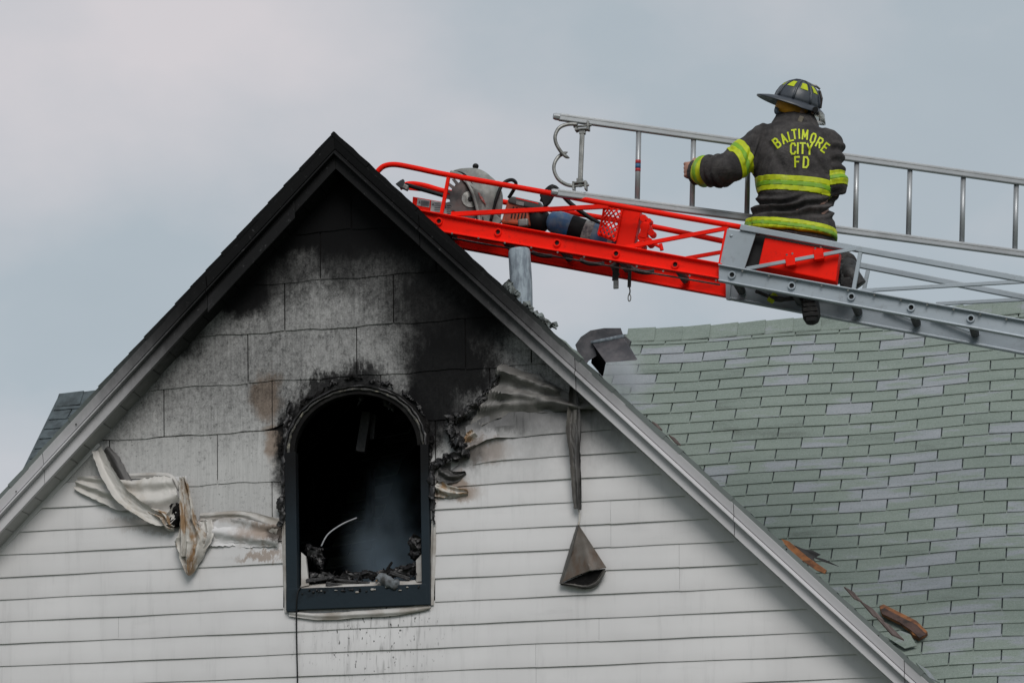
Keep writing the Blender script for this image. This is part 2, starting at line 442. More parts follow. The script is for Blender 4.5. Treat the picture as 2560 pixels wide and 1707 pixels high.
for k in range(kmin, 8):
    zb = Z0 + k * DZ
    if zb > W_B - .10 and k <= 6:      # beside the window
        top_l = 3
        if k <= top_l:
            wl_ = WTL if k <= 1 else P([0, 0, 452, 470][k], 1280, 0).x
            siding(zb, lk, lambda z, q=wl_: q)
        st = {6: 1212, 5: 1168, 4: 1150, 3: 1092}.get(k)
        wr_ = P(st, 1100, 0).x if st else WTR
        sq = {-2: 1700, -1: 1700, 0: 1530, 1: 1530}.get(k)
        if sq: sq = P(sq, 1400, 0).x; siding(zb, lambda z, q=wr_: q, lambda z, q=sq: q - .001); siding(zb - .0025, lambda z, q=sq: q, rk_)
        elif k <= 5: siding(zb, lambda z, q=wr_: q, rk_, melt={5: .050, 4: .030, 3: .016}.get(k, 0.0))
    elif k < 0:
        z = zb + .02
        if zb < EZ - .1:
            siding(zb, lambda z: xrake(EZ, -1, V_SOF), lambda z: xrake(EZ, 1, V_SOF), nseg=8)
        else:
            s_ = {0: sx1, 1: sx1, 2: sx2, 3: sx2}.get((-k - 5) % 8, P(1500, 1600, 0).x if k % 3 else P(300, 1600, 0).x)
            siding(zb, lk, lambda z, q=s_: q - .001); siding(zb - .002, lambda z, q=s_: q, rk_)
# starter trim under the soffit (J channel) both sides
for side in (-1, 1):
    xe = xrake(EZ, side, V_SOF); xt = P(250, 1115, 0).x if side < 0 else P(1470, 1000, 0).x
    a, b = Vector((xe, -.014, EZ)), Vector((xt, -.014, zr(xt) - V_SOF))
    q = Vector((0, 0, -.018))
    part('j_channel', MB().bar(a + q, b + q, .024, .026), m_vinyl, wall)

# peeled and melted siding, left
def ribbon(name, pts, widths, mat, amp=.010, folds=2.5, nseg=40, depth=.03, curl=.7, parent=wall, label=None, ph=0.0, thick=.0012):
    """a warped strip: pts = (px, py, n) down its middle, widths in px"""
    path = smooth_path([P(a, b, -n) for a, b, n in pts], 14); m = len(path); rows = []
    for i, p in enumerate(path):
        t = i / (m - 1); w = piecewise([(k / (len(widths) - 1), v) for k, v in enumerate(widths)], t) / 446
        d = (path[min(i + 1, m - 1)] - path[max(i - 1, 0)]).normalized(); sd = Vector((0, -1, 0)).cross(d).normalized(); row = []
        for k in range(19):
            u = k / 18 * 2 - 1
            nn_ = amp * math.sin(u * folds * math.pi + ph + t * 3) + .35 * amp * nz((p.x * 9, t * 7, u * 2), 1.6, ph) - curl * w * u * u * .5
            nn_ += .45 * amp * (1 - 2 * abs(nz((t * 13 + ph, u * 2.6, ph), 1.0))) ** 2 * (1 if amp > .005 else 0)
            row.append(p + sd * (u * w / 2 * (1 + (.12 * nz((t * 9, ph, u), 1.3) + .10 * nz((t * 31, ph, u), 1.1)) * (abs(u) > .8))) + Vector((0, -nn_, 0)))
        rows.append(row)
    return part(name, MB().sheet(rows, (0, thick, 0)), mat, parent, auto=50, label=label)
def scorched(name, col, dark, br, sc=14, thr=(.45, .62)):
    m = Mat(name, .5, 0, .4); c = m.coord(house); n = m.noise(m.mapping(c, (1, 1, .5)), sc, 5, .65); n2 = m.noise(m.mapping(c, (1, 1, .6), (3, 1, 2)), sc * .8, 4, .6)
    m.color(m.mix(n2.ss(thr[0] + .12, thr[1] + .12), m.mix(n.ss(*thr), col, br), dark)); m.bump(m.noise(c, 60, 4), .3, .004); return m.m
m_scorch = scorched('scorched_vinyl', (.48, .455, .42), (.025, .019, .015), (.26, .165, .09))
m_scorch_dark = scorched('sooted_vinyl', (.055, .053, .052), (.006, .006, .006), (.12, .115, .11), 11, (.5, .75))
m_drape = scorched('draped_vinyl', (.115, .11, .105), (.016, .015, .015), (.21, .20, .19), 8, (.46, .70))
m_melt_clean = scorched('warped_vinyl', (.52, .50, .475), (.26, .17, .10), (.42, .385, .34), 7, (.5, .75))

ribbon('peeled_flap', [(190, 1206, .035), (260, 1226, .05), (330, 1240, .055), (400, 1236, .05), (440, 1222, .04)], [30, 62, 84, 98, 74], m_melt_clean, .012, 2.0, ph=1.2, curl=.12)
ribbon('nail_hem', [(205, 1197, .026), (300, 1191, .026), (400, 1187, .028), (432, 1195, .03), (447, 1222, .03)], [12, 13, 14, 13, 8], m_white, .002, 1, curl=.1)
ribbon('curled_strip', [(246, 1124, .05), (262, 1160, .07), (286, 1205, .085), (316, 1245, .09), (358, 1276, .085), (400, 1300, .07), (428, 1296, .06), (446, 1262, .05)], [26, 34, 38, 38, 36, 30, 26, 16], m_melt_clean, .007, 1.2, curl=-1.0, label='cream trim strip curled away from the soffit')
ribbon('strip_backing', [(262, 1122, .03), (285, 1150, .035), (312, 1200, .04), (345, 1245, .04)], [22, 30, 30, 14], m_scorch_dark, .004, 1, curl=.2)
ribbon('hanging_fold', [(456, 1192, .05), (462, 1240, .07), (468, 1300, .085), (474, 1350, .09), (474, 1400, .085), (473, 1438, .07)], [16, 34, 42, 84, 50, 3], m_scorch, .020, 2.6, ph=.5, curl=.35, label='scorched siding fold hanging to a point')
ribbon('hanging_fold', [(450, 1200, .06), (455, 1260, .09), (460, 1330, .105), (458, 1390, .095)], [12, 22, 26, 10], m_scorch, .010, 1.7, ph=2.5, curl=.6)
ribbon('crumpled_fold', [(372, 1278, .07), (404, 1290, .09), (420, 1312, .08), (436, 1318, .07)], [22, 30, 26, 12], m_scorch, .016, 2.2, ph=3.1, curl=.8)
def lump(pts, rr, amp, seed, n=12):
    mb = MB(); path = smooth_path(pts, 9); m = len(path)
    rs = [piecewise([(k / (len(rr) - 1), v) for k, v in enumerate(rr)], i / (m - 1)) for i in range(m)]
    mb.tube(path, rs, n + 6)
    def rg_(v, f, o): return 1 - 2.2 * abs(nz(v, f, o))
    mb.v = [v + Vector((nz(v, 26, seed), nz(v, 26, seed + 5), nz(v, 26, seed + 9))) * amp * .8 + Vector((rg_(v, 60, seed), nz(v, 70, seed + 5), rg_(v, 60, seed + 9))) * amp * .42 + Vector((nz(v, 170, seed), nz(v, 170, seed + 5), nz(v, 170, seed + 9))) * amp * .45 for v in mb.v]
    return mb
part('charred_core', lump([P(430, 1262, -.04), P(445, 1285, -.05), P(432, 1306, -.05), P(400, 1303, -.05), P(372, 1286, -.04)], [.015, .032, .03, .022, .01], .02, 3), m_char, wall, auto=60)
part('char_drip', lump([P(722, 1000, -.03), P(714, 1060, -.03), P(712, 1120, -.035), P(708, 1180, -.035), P(706, 1235, -.04)], [.003, .012, .010, .014, .006], .018, 9), m_charflake, wall, auto=60)
part('char_drip', lump([P(705, 1240, -.05), P(698, 1262, -.06), P(703, 1290, -.05), P(697, 1318, -.05)], [.008, .018, .012, .014], .014, 8), m_charflake, wall, auto=60)
ribbon('warped_panel', [(500, 1292, .030), (560, 1287, .032), (606, 1286, .036), (650, 1298, .04), (697, 1318, .05)], [20, 20, 20, 26, 44], m_white, .004, 1.3, curl=.1)
ribbon('warped_panel', [(492, 1328, .030), (560, 1330, .034), (625, 1334, .040), (697, 1340, .048)], [66, 70, 66, 52], m_vinyl, .010, 1.6, ph=.8, curl=.06)
ribbon('siding_corner', [(513, 1300, .05), (520, 1340, .06), (505, 1385, .05)], [30, 26, 4], m_melt_clean, .012, 1.5, curl=.4)

# melted sheet and char, right
top_edge = [(1178, 1058), (1192, 1038), (1215, 1005), (1240, 950), (1258, 912), (1290, 924), (1340, 936), (1384, 962), (1425, 985), (1470, 1006), (1504, 1026)]
rows = []
NU, NV = 44, 22
for j in range(NV + 1):
    v = j / NV; row = []
    for i in range(NU + 1):
        px = lerp(1178, 1508, i / NU); zb = P(px, 1036 - (px - 1297) * .046 + 52 * math.exp(-(px - 1178) / 42), 0).z
        tp = piecewise(top_edge, px) + 5 * nz((px * .05, 3, 0)); zt = P(px, tp, 0).z
        z = lerp(zb, max(zt, zb + .006), v); x = P(px, 1000, 0).x
        r1 = math.exp(-(((px - 1270) * .35 + (PIX((x, 0, z))[1] - 938) * -1 + 0) / 13) ** 2) * (1 if px < 1400 else .3)
        py = PIX((x, 0, z))[1]
        r2 = math.exp(-((py - (985 + (px - 1270) * .17 + .0009 * (px - 1330) ** 2)) / 11) ** 2)
        r3 = math.exp(-((py - (1012 + abs(px - 1340) * .05)) / 9) ** 2)
        nn_ = .022 + .055 * r1 + .046 * r2 + .030 * r3 + .020 * nz((px * .03, py * .06, 1)) + .02 * v * math.exp(-((px - 1258) / 40) ** 2)
        row.append(Vector((x, -nn_, z)))
    rows.append(row)
part('melted_sheet', MB().sheet(rows, (0, .003, 0)), m_drape, wall, auto=60, label='sooty grey siding sheet melted into folds')
rope = [(1258, 912), (1246, 940), (1228, 972), (1196, 1006), (1160, 1036), (1136, 1050)]
part('char_ridge', lump([P(a, b, -.05) for a, b in rope], [.005, .013, .016, .015, .018, .022], .024, 11, 16), m_charflake, wall, auto=70)
rope = [(1128, 1046), (1122, 1075), (1134, 1100), (1150, 1116), (1160, 1134), (1130, 1146), (1098, 1154), (1082, 1172)]
part('char_ridge', lump([P(a, b, -.05) for a, b in rope], [.020, .028, .032, .034, .028, .014, .011, .010], .036, 21, 18), m_charflake, wall, auto=70)
part('char_ridge', lump([P(a, b, -.045) for a, b in [(1080, 1165), (1077, 1200), (1081, 1240), (1079, 1280), (1083, 1310)]], [.016, .016, .014, .010, .003], .018, 31), m_charflake, wall, auto=70)
ribbon('melted_edge', [(1186, 1080, .05), (1172, 1092, .055), (1164, 1110, .05)], [20, 26, 12], m_scorch, .012, 1.4, curl=.5)
ribbon('melted_edge', [(1096, 1180, .04), (1130, 1192, .045), (1165, 1182, .035)], [46, 30, 8], m_scorch_dark, .012, 1.5, curl=.2)
ribbon('melted_edge', [(1088, 1218, .04), (1120, 1228, .05), (1170, 1230, .03)], [44, 30, 12], m_scorch, .012, 1.6, ph=1, curl=.2)

# arched window
win = part('window', MB().prism([W(722, 1474, .0), W(1072, 1462, .0), W(1076, 1514, .0), W(722, 1528, .0)], (0, -.055, 0)), m_slate, house, bevel=.004)
def band(rx0, rz0, rx1, rz1, z0, n0, n1, zb0=None, a0=0, a1=1, nseg=36):
    mb = MB(); rings = []
    pts = []
    for k in range(nseg + 1):
        t = math.pi * lerp(a0, a1, k / nseg); pts.append((t))
    for t in pts:
        c_, s_ = math.cos(t), math.sin(t)
        i_, o_ = (WX - rx0 * c_, WZ + rz0 * s_), (WX - rx1 * c_, WZ + rz1 * s_)
        rings.append([Vector((i_[0], -n0, i_[1])), Vector((i_[0], -n1, i_[1])), Vector((o_[0], -n1, o_[1])), Vector((o_[0], -n0, o_[1]))])
    mb.loft(rings, True); return mb
RI, RO = WRX - .012, WRX + .030
part('arch_trim', band((W(1054, 1122).x - W(747, 1122).x) / 2, WRZ - .030, RO + .004, WRZ + .026, WZ, -.01, .034), m_char, win, bevel=.003)
for rr, rm in ((WRX - .004, m_bead), (WRX + .014, m_charflake)):
    pts = [Vector((WX - rr, -.040, W(720, 1290).z))] + [Vector((WX - rr * math.cos(math.pi * k / 40), -.040, WZ + (WRZ + rr - WRX) * math.sin(math.pi * k / 40))) for k in range(41)]
    mb = MB().tube(pts, .0065, 6); mb.v = [v + Vector((nz(v, 50, 1), nz(v, 50, 2), nz(v, 50, 3))) * .006 for v in mb.v]
    part('arch_bead', mb, rm, win, auto=60)
jm = [(W(716, 1300).x, WZ, W(747, 1528).x, W(716, 1530).z), (W(1055, 1300).x, WZ, W(1078, 1500).x, W(1078, 1512).z)]
for (x0, zt, x1, zb), mt in zip(jm, (m_slate, m_slate)):
    part('jamb_trim', MB().box(((x0 + x1) / 2, -.026, (zt + zb) / 2 + .0), (abs(x1 - x0), .056, abs(zt - zb))), mt, win, bevel=.004)
part('inner_sill', MB().prism([W(752, 1462, -.02), W(1054, 1450, -.02), W(1058, 1467, .04), W(748, 1480, .04)], (0, .012, .006)), m_white, win)
part('inner_jamb', MB().prism([W(753, 1380, .01), W(764, 1390, .0), W(772, 1462, .0), W(753, 1466, .01)], (0, .02, 0)), m_white, win)
part('inner_jamb', MB().prism([W(1040, 1400, .0), W(1053, 1385, .01), W(1054, 1452, .01), W(1041, 1454, .0)], (0, .02, 0)), m_white, win)
for q in ([(709, 1300, .03), (711, 1380, .03), (714, 1460, .03), (716, 1530, .03)], [(1084, 1300, .03), (1083, 1370, .03), (1081, 1440, .03), (1079, 1512, .03)]):
    ribbon('j_channel', q, [11, 13, 12, 10], m_white, .002, 1, parent=win, curl=.15)
ribbon('j_channel', [(722, 1533, .04), (800, 1540, .045), (900, 1534, .045), (1000, 1527, .045), (1076, 1514, .04)], [12, 17, 17, 18, 14], m_white, .003, 1, parent=win, curl=.2)
part('rubble', lump([P(772, 1440, .03), P(830, 1445, .03), P(900, 1440, .03), P(960, 1436, .03), P(1030, 1424, .03), P(1048, 1410, .03)], [.012, .016, .015, .020, .034, .02], .030, 41, 14), m_charflake, win, auto=70)
part('rubble', lump([P(768, 1375, .03), P(786, 1388, .03), P(798, 1405, .03), P(800, 1425, .03)], [.02, .034, .028, .012], .032, 44, 14), m_charflake, win, auto=70)
part('rubble', lump([P(1036, 1345, .03), P(1034, 1370, .03), P(1040, 1398, .03)], [.02, .036, .03], .03, 47, 14), m_charflake, win, auto=70)
part('ash_clump', lump([P(945, 1440, -.03), P(965, 1452, -.04), P(985, 1462, -.05), P(990, 1450, -.03)], [.02, .034, .03, .01], .012, 52, 12), simple('ash', (.16, .175, .19), .9, 0, .3, 20, (.05, .05, .05), .4, 60), win, auto=70)
for k in range(26):
    px = random.uniform(752, 1060); py = 1476 - (px - 752) * .035 + random.uniform(-3, 10)
    part('rubble_flake', MB().ball(P(px, py, -.058), (random.uniform(.004, .013), .006, random.uniform(.003, .008)), nu=6, nv=4), random.choice([m_charflake, m_charflake, m_char, m_white]), win)
for k in range(70):                                    # shards heaped on the sill
    px = random.uniform(764, 1050); py = 1452 - (px - 764) * .04 - abs(random.gauss(0, 1)) * (9 + 16 * max(0, (px - 930) / 120)); sz = random.uniform(.006, .020)
    R3 = Matrix.Rotation(random.uniform(-1.3, 1.3), 3, 'Y') @ Matrix.Rotation(random.uniform(-.6, .6), 3, 'X')
    part('char_shard', MB().box(P(px, py, random.uniform(.0, .05)), (sz * random.uniform(1, 3.4), sz * .6, sz * random.uniform(.25, .8)), R3), random.choice([m_charflake, m_char, m_charflake, m_scorch if random.random() < .35 else m_char]), win)
for k in range(15):                                    # ragged burnt rim of the shingles round the arch
    t = math.pi * lerp(-.10, 1.08, (k + .5 * random.random()) / 14.5); rr = WRX + random.uniform(.026, .050); rz_ = WRZ + rr - WRX
    c_ = Vector((WX - rr * math.cos(t), -.022, WZ + rz_ * math.sin(t))); tg = Vector((math.sin(t), 0, math.cos(t))) * random.uniform(.03, .07); od = Vector((-math.cos(t), 0, math.sin(t))) * random.uniform(-.008, .030)
    part('char_rim', lump([c_ - tg, c_ - tg * .3 + od * .3, c_ + od, c_ + tg], [.002, random.uniform(.005, .013), random.uniform(.004, .012), .002], .016, 70 + k, 10), random.choice([m_char, m_char, m_charflake]), win, auto=70)
for k in range(9):                                     # burnt stubs and hanging flakes inside the opening
    px = random.uniform(760, 1040); h = random.uniform(10, 34)
    py = 985 + 60 * abs((px - 893) / 165) ** 2.4
    part('hanging_flake', lump([P(px, py, .05), P(px + random.uniform(-4, 4), py + h * .5, .05), P(px + random.uniform(-6, 6), py + h, .05)], [.010, .012, .003], .016, 90 + k, 8), m_charflake, win, auto=70)
for px, py, ln, an in ((800, 1452, 70, 8), (880, 1448, 90, -6), (960, 1440, 60, 14), (1000, 1430, 50, -20), (840, 1458, 50, -12)):
    a_ = rad(an); q0 = P(px - ln / 2, py, -.0); q1 = P(px + ln / 2, py - ln * math.sin(a_), .02)
    part('burnt_stick', MB().bar(q0, q1, .018, random.uniform(.012, .024)), random.choice([m_char, m_charflake]), win, bevel=.003)
for x_ in (-1.1, -.7, -.3, .1, .5, .9):                # charred studs and rafters in the room
    part('charred_stud', MB().bar((x_, 2.9, 3.6), (x_ + random.uniform(-.05, .05), 2.9, 5.3), .09, .045, (0, 1, 0)), m_charflake, house, bevel=.004)
for y_ in (.7, 1.3, 1.9):
    part('charred_rafter', MB().bar((-1.4, y_, 4.65), (-.1, y_, 5.95), .045, .10, (0, 1, 0)), m_charflake, house, bevel=.004)
    part('charred_rafter', MB().bar((1.4, y_, 4.65), (.1, y_, 5.95), .045, .10, (0, 1, 0)), m_charflake, house, bevel=.004)
# dark attic behind the opening
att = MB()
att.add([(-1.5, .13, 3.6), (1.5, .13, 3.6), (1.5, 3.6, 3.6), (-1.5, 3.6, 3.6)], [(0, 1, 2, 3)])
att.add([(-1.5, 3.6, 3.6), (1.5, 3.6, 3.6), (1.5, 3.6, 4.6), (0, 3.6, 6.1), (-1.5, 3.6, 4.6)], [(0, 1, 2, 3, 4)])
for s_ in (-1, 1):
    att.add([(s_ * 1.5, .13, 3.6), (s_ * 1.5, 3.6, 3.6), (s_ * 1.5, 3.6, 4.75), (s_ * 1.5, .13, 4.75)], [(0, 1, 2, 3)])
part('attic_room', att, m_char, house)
part('hanging_lath', MB().bar(P(918, 1030, .35), P(902, 1130, .35), .04, .055).bar(P(935, 1035, .4), P(930, 1098, .4), .02, .03), m_charflake, house, bevel=.003)
part('loose_wire', MB().tube(smooth_path([P(803, 1365, .1), P(820, 1335, .12), P(855, 1310, .15), P(892, 1294, .2)]), .0045, 6), simple('wire_grey', (.35, .36, .38), .5), house, smooth=True)

# rake: fascia, trim, soffit
def rake_piece(name, xa, xb, prof, mat, parent, **k):
    rings = [[Vector((x, -n, zr(x) - u / CO)) for n, u in prof] for x in (xa, xb)]
    return part(name, MB().loft(rings), mat, parent, **k)
groof = part('gable_roof', MB().loft([[Vector((x, y, zr(x) - d)) for y, d in ((-.185, .022 / CO), (-.185, .040 / CO), (4.6, .040 / CO), (4.6, .022 / CO))] for x in (xrake(EZ - .3, -1), AX, xrake(EZ - .3, 1))]), m_char, house)
segs = {-1: [xrake(EZ - .3, -1), P(112, 1180, -.17).x, P(520, 760, -.17).x, AX], 1: [AX, P(1050, 580, -.17).x, P(1440, 950, -.17).x, P(1836, 1300, -.17).x, P(2262, 1690, -.17).x, xrake(EZ - .3, 1)]}
for side in (-1, 1):
    for i, (a, b) in enumerate(zip(segs[side], segs[side][1:])):
        g_ = .0015; j = .002 * (i % 2)
        a2 = a + (g_ if a != AX else 0); b2 = b - (g_ if b != AX else 0)
        rake_piece('fascia', a2, b2, [(.150, .080), (.174 + j, .080), (.176 + j, .146 + j), (.150, .146 + j)], m_metal_trim, groof, bevel=.002)
        o_ = .23 if i % 2 else -.17
        rake_piece('rake_trim', a2, b2, [(.17, .026), (.203 + j, .024), (.186 + j, .068), (.17, .068)], m_metal_trim, groof, bevel=.002)
        rake_piece('rake_bead', a2, b2, [(.17, .0705), (.184 + j, .0705), (.212 + j, .083), (.212 + j, .092), (.17, .092)], m_metal_trim, groof, bevel=.002)
    if side < 0: rake_piece('fascia', P(520, 770, -.18).x, P(738, 545, -.18).x, [(.1785, .112), (.186, .112), (.190, .172), (.1785, .172)], m_metal_trim, groof, bevel=.003)
    # soffit blocks
    x_ = AX + side * .02; k = 0
    while True:
        w = (.10 + .02 * ((k * 7) % 3 - 1)); xn = x_ + side * w
        if zr(xn) < EZ: break
        a, b = min(x_, xn) + .003, max(x_, xn) - .003
        dj = random.uniform(0, .006)
        rake_piece('soffit_block', a, b, [(.0, .134), (.149, .134), (.149, .143 + dj * .3), (.0, .146 + dj)], m_soffit, groof)
        x_ = xn; k += 1
# nails in the trim
for a, b in [(40, 1228), (190, 1060), (105, 1170), (1966, 1372), (2118, 1519), (2196, 1588), (2260, 1646)]:
    q = P(a, b, -.2); part('nail_head', MB().ball((q.x, -.199, q.z), (.005, .004, .005), nu=6, nv=4), m_char, groof)

# asphalt roofing
def roof_mat(name):
    m = Mat(name, .9, 0, .2); c = m.coord(house); x, y, z = m.sep(c)
    oi = m.nt.nodes.new('ShaderNodeObjectInfo'); rnd = X(m.nt, oi.outputs['Random'])
    reg = m.noise(m.mapping(c, (1, 1, 1.4)), .9, 2)                      # light blend to the right, greener left
    part_ = m.noise(m.mapping(c, (1.0, 4, 4)), 2.6, 4, .6)
    v = rnd * .40 + part_ * .98 - .05 + (reg - .5) * .55 + x.ss(1.5, 5.0) * .10 - .10
    r = m.nt.nodes.new('ShaderNodeValToRGB'); el = r.color_ramp.elements
    el[0].position = .18; el[0].color = (.118, .143, .122, 1); el[1].position = .95; el[1].color = (.280, .298, .320, 1)
    for p_, c_ in ((.36, (.175, .214, .187)), (.66, (.200, .240, .210)), (.76, (.245, .266, .285))):
        q = el.new(p_); q.color = (*c_, 1)
    m.nt.links.new(v.v, r.inputs[0])
    gr = m.noise(c, 150, 3, .85); gr2 = m.noise(c, 75, 3, .8)
    col = m.mix(gr.ss(.35, .72), r.outputs[0], (.40, .42, .42), 'MIX')
    nmix = col.node; m.nt.links.new((gr.ss(.46, .74) * .62).v, nmix.inputs[0])
    col = m.mix(gr2.ss(.50, .80) * .62, col, (.05, .06, .052))
    m.color(col); m.bump(gr + gr2, .5, .003); return m.m
m_roof = roof_mat('green_asphalt_shingle')
m_roof_dark = simple('old_dark_shingle', (.095, .115, .125), .9, 0, .2, 12, (.055, .065, .07), .5, 120, spec=.15)
m_roof_burnt = sooty('burnt_gable_shingle', 'rake', (.15, .17, .165), .9, bump=.4)
# gable roof courses (thin strips, stepped ends show along the rake)
for side, tt in ((-1, TL), (1, TR)):
    L_ = (AZ - EZ + .3) / math.sin(math.atan(tt)); ca, sa = math.cos(math.atan(tt)), math.sin(math.atan(tt)); k = 0; s_ = 0.0
    while s_ < L_:
        s1 = s_ + .155
        def pt(s, h, y): return Vector((AX + side * (s * ca + h * sa), y, AZ - s * sa + h * ca - .0))
        yj = -.202 + random.uniform(-.004, .004)
        r_ = [[pt(s_ - .0, -.026, y), pt(s1, -.026, y), pt(s1, .001 + random.uniform(-.001, .002), y), pt(s_, -.004, y)] for y in (yj, 4.5)]
        part('shingle_course', MB().loft(r_), m_roof_burnt, groof)
        s_ += .127; k += 1

# main roof behind, tab by tab
YR = 4.4; ZRG = P(2000, 805, YR).z; TM = math.tan(rad(44)); cm, sm = math.cos(rad(44)), math.sin(rad(44))
XL_, XR_ = P(150, 975, YR).x, 7.5
def mr(x, s, h=0.0):
    """point on the front slope: s metres down from the ridge, h above the surface"""
    sagz = -.19 * max(0, min(1, (-.5 - x) / 1.4)) + .010 * math.sin(x * 1.9 + 1) + .008 * math.sin(x * 4.1)
    wv = .008 * nz((x * .9, s * .8, 3)) + .010 * math.exp(-((x - 1.2) / .8) ** 2) * math.sin(s * 2.2)
    return Vector((x, YR - s * cm - (h + wv) * sm, ZRG - s * sm + (h + wv) * cm + sagz))
def on_roof(px, py, h=0.0):
    d = (MI.to_3x3() @ ray(px, py)); n_ = Vector((0, -sm, cm)); p0 = Vector((0, YR, ZRG)) + n_ * h
    return CAML + d * ((p0 - CAML).dot(n_) / d.dot(n_))
LM = 4.9
deck = MB(); nx = 40
XM_ = P(1535, 840, YR).x; XW_ = -.8
rows = [[mr(lerp(XM_, XR_, i / nx), LM * j / 8, -.012) for i in range(nx + 1)] for j in range(9)]
deck.sheet(rows, (0, .03, -.03))
deck.sheet([[mr(lerp(XL_, XW_, i / 8), LM * j / 8, -.012) for i in range(9)] for j in range(9)], (0, .03, -.03))
deck.add([(XL_, YR, ZRG - .26), (XR_, YR, ZRG - .26), (XR_, YR + LM * cm, ZRG - LM * sm), (XL_, YR + LM * cm, ZRG - LM * sm)], [(0, 1, 2, 3)])
mroof = part('main_roof', deck, m_roof_dark, house)
rake_line = [(836, 329), (1415, 849), (1850, 1257), (2340, 1707)]
rest = MB(); rest_l = MB(); EXP = .1275; TAB = .3048; row = 0; s = .05; cnt = 0
while s < LM - .1:
    off = (row % 2) * TAB / 2 + (row * .37 % 1) * .02; x = XL_ - off
    while x < XR_:
        a, b = max(x + .0045, XL_), min(x + TAB - .0045, XR_); x += TAB
        if b - a < .03 or (XW_ < a and b < XM_ + .02): continue
        if a < XM_ < b: a = XM_
        s1 = s + EXP + .004 + random.uniform(-.0015, .0015); jt = random.uniform(-.002, .003); jb = random.uniform(-.0015, .0025)
        sk = random.uniform(-.0015, .0015)
        vs_ = [mr(a, s - .03, .000), mr(b, s - .03, .000), mr(b, s1 + sk, .009 + jt), mr(a, s1 - sk, .009 + jb), mr(a, s - .03, -.006), mr(b, s - .03, -.006), mr(b, s1 + sk, .001), mr(a, s1 - sk, .001)]
        fs = [(0, 1, 2, 3), (7, 6, 5, 4), (3, 2, 6, 7), (0, 3, 7, 4), (1, 5, 6, 2), (0, 4, 5, 1)]
        cx_, cy_ = PIX(mr((a + b) / 2, s + .06)); rx_, _ = PIX(mr(b, s + .06))
        lim = piecewise([(p[1], p[0]) for p in rake_line], cy_)
        if rx_ > lim - 6 and cx_ < 2640 and cy_ < 1740:
            part('roof_shingle', MB().add(vs_, fs), m_roof, mroof); cnt += 1
        elif (a + b) / 2 < -.8: rest_l.add(vs_, fs)
        else: rest.add(vs_, fs)
    s += EXP; row += 1
part('roof_shingles', rest, m_roof, mroof, kind='stuff'); part('roof_shingles', rest_l, m_roof_dark, mroof, kind='stuff')
x = XL_
while x < XR_:                                             # ridge caps
    a, b = x + .001, min(x + .20, XR_); x += .195
    if XW_ < b and a < XM_: continue
    mb = MB(); o_ = random.uniform(0, .004)
    r_ = []
    for q in (a, b):
        h_ = .010 + (.008 if q == b else 0) + o_
        p1 = mr(q, .135, h_); p0 = mr(q, 0, .022 + h_); p2 = Vector((q, 2 * YR - p1.y, p1.z))
        r_.append([p1, p0, p2, p2 - Vector((0, 0, .01)), p0 - Vector((0, 0, .014)), p1 - Vector((0, 0, .008))])
    part('ridge_cap', mb.loft(r_), m_roof if a > -.8 else m_roof_dark, mroof)
# walls under the main roof
part('house_body', MB().box(((XL_ + XR_) / 2, YR, 1.4), (XR_ - XL_ - .3, 2 * LM * cm - .5, 2.8)), m_vinyl, house)
XLR = XL_
part('barge_board', MB().loft([[mr(XL_ - .0, s_, h_) + Vector((dx, 0, 0)) for dx, h_ in ((-.02, .0), (.015, .0), (.015, -.12), (-.02, -.12))] for s_ in (-.02, LM)]), m_roof_dark, mroof)

# vent pipe and hood on the gable slope
m_galv = simple('galvanised', (.32, .375, .42), .65, 0, .25, 22, (.17, .20, .235), .4, 60, stretch=(1.6, 1.6, .5), spec=.25, thr=(.38, .62))
pb = P(1304, 790, .32); ptp = P(1298, 624, .32)
pipe = MB().tube([pb, lerp(pb, ptp, .5) + Vector((.004, 0, 0)), lerp(pb, ptp, .96), ptp], [.064, .063, .062, .057], 24)
part('vent_pipe', pipe, m_galv, groof, auto=40)
part('pipe_flashing', lump([P(1262, 712, .26), P(1285, 738, .26), P(1312, 768, .28), P(1350, 800, .3), P(1385, 822, .3)], [.02, .022, .02, .018, .01], .03, 61, 10), simple('torn_flashing', (.22, .25, .25), .8, 0, .3, 25, (.06, .065, .06), .5, 60), groof, auto=60)
m_vent = simple('dark_vent_metal', (.060, .062, .072), .5, .2, .25, 12, (.13, .125, .135), .3, 40)
vy = .9
rv = part('roof_vent', MB().loft([[P(a, b, vy + dy) for dy in (-.0, .30)] + [P(a + 20, b + 60, vy + .3), P(a + 20, b + 60, vy)] for a, b in ((1438, 862), (1452, 842), (1476, 826), (1510, 820), (1552, 820))]), m_vent, groof, auto=40)
part('hood_flap', MB().prism([P(1480, 857, vy - .02), P(1556, 842, vy - .02), P(1591, 900, vy - .12), P(1515, 906, vy - .12)], (.004, .012, .006)), m_vent, rv)
part('hood_edge', MB().tube([P(1478, 857, vy - .02), P(1560, 840, vy - .02)], .012, 8), m_galv, rv, smooth=True)
part('hood_side', MB().prism([P(1486, 862, vy - .015), P(1515, 906, vy - .10), P(1508, 938, vy + .02), P(1480, 905, vy + .1)], (-.01, .02, 0)), m_black, rv)
part('hood_tab', MB().prism([P(1558, 836, vy), P(1576, 852, vy), P(1572, 866, vy), P(1560, 858, vy)], (.004, .02, 0)), m_vent, rv)
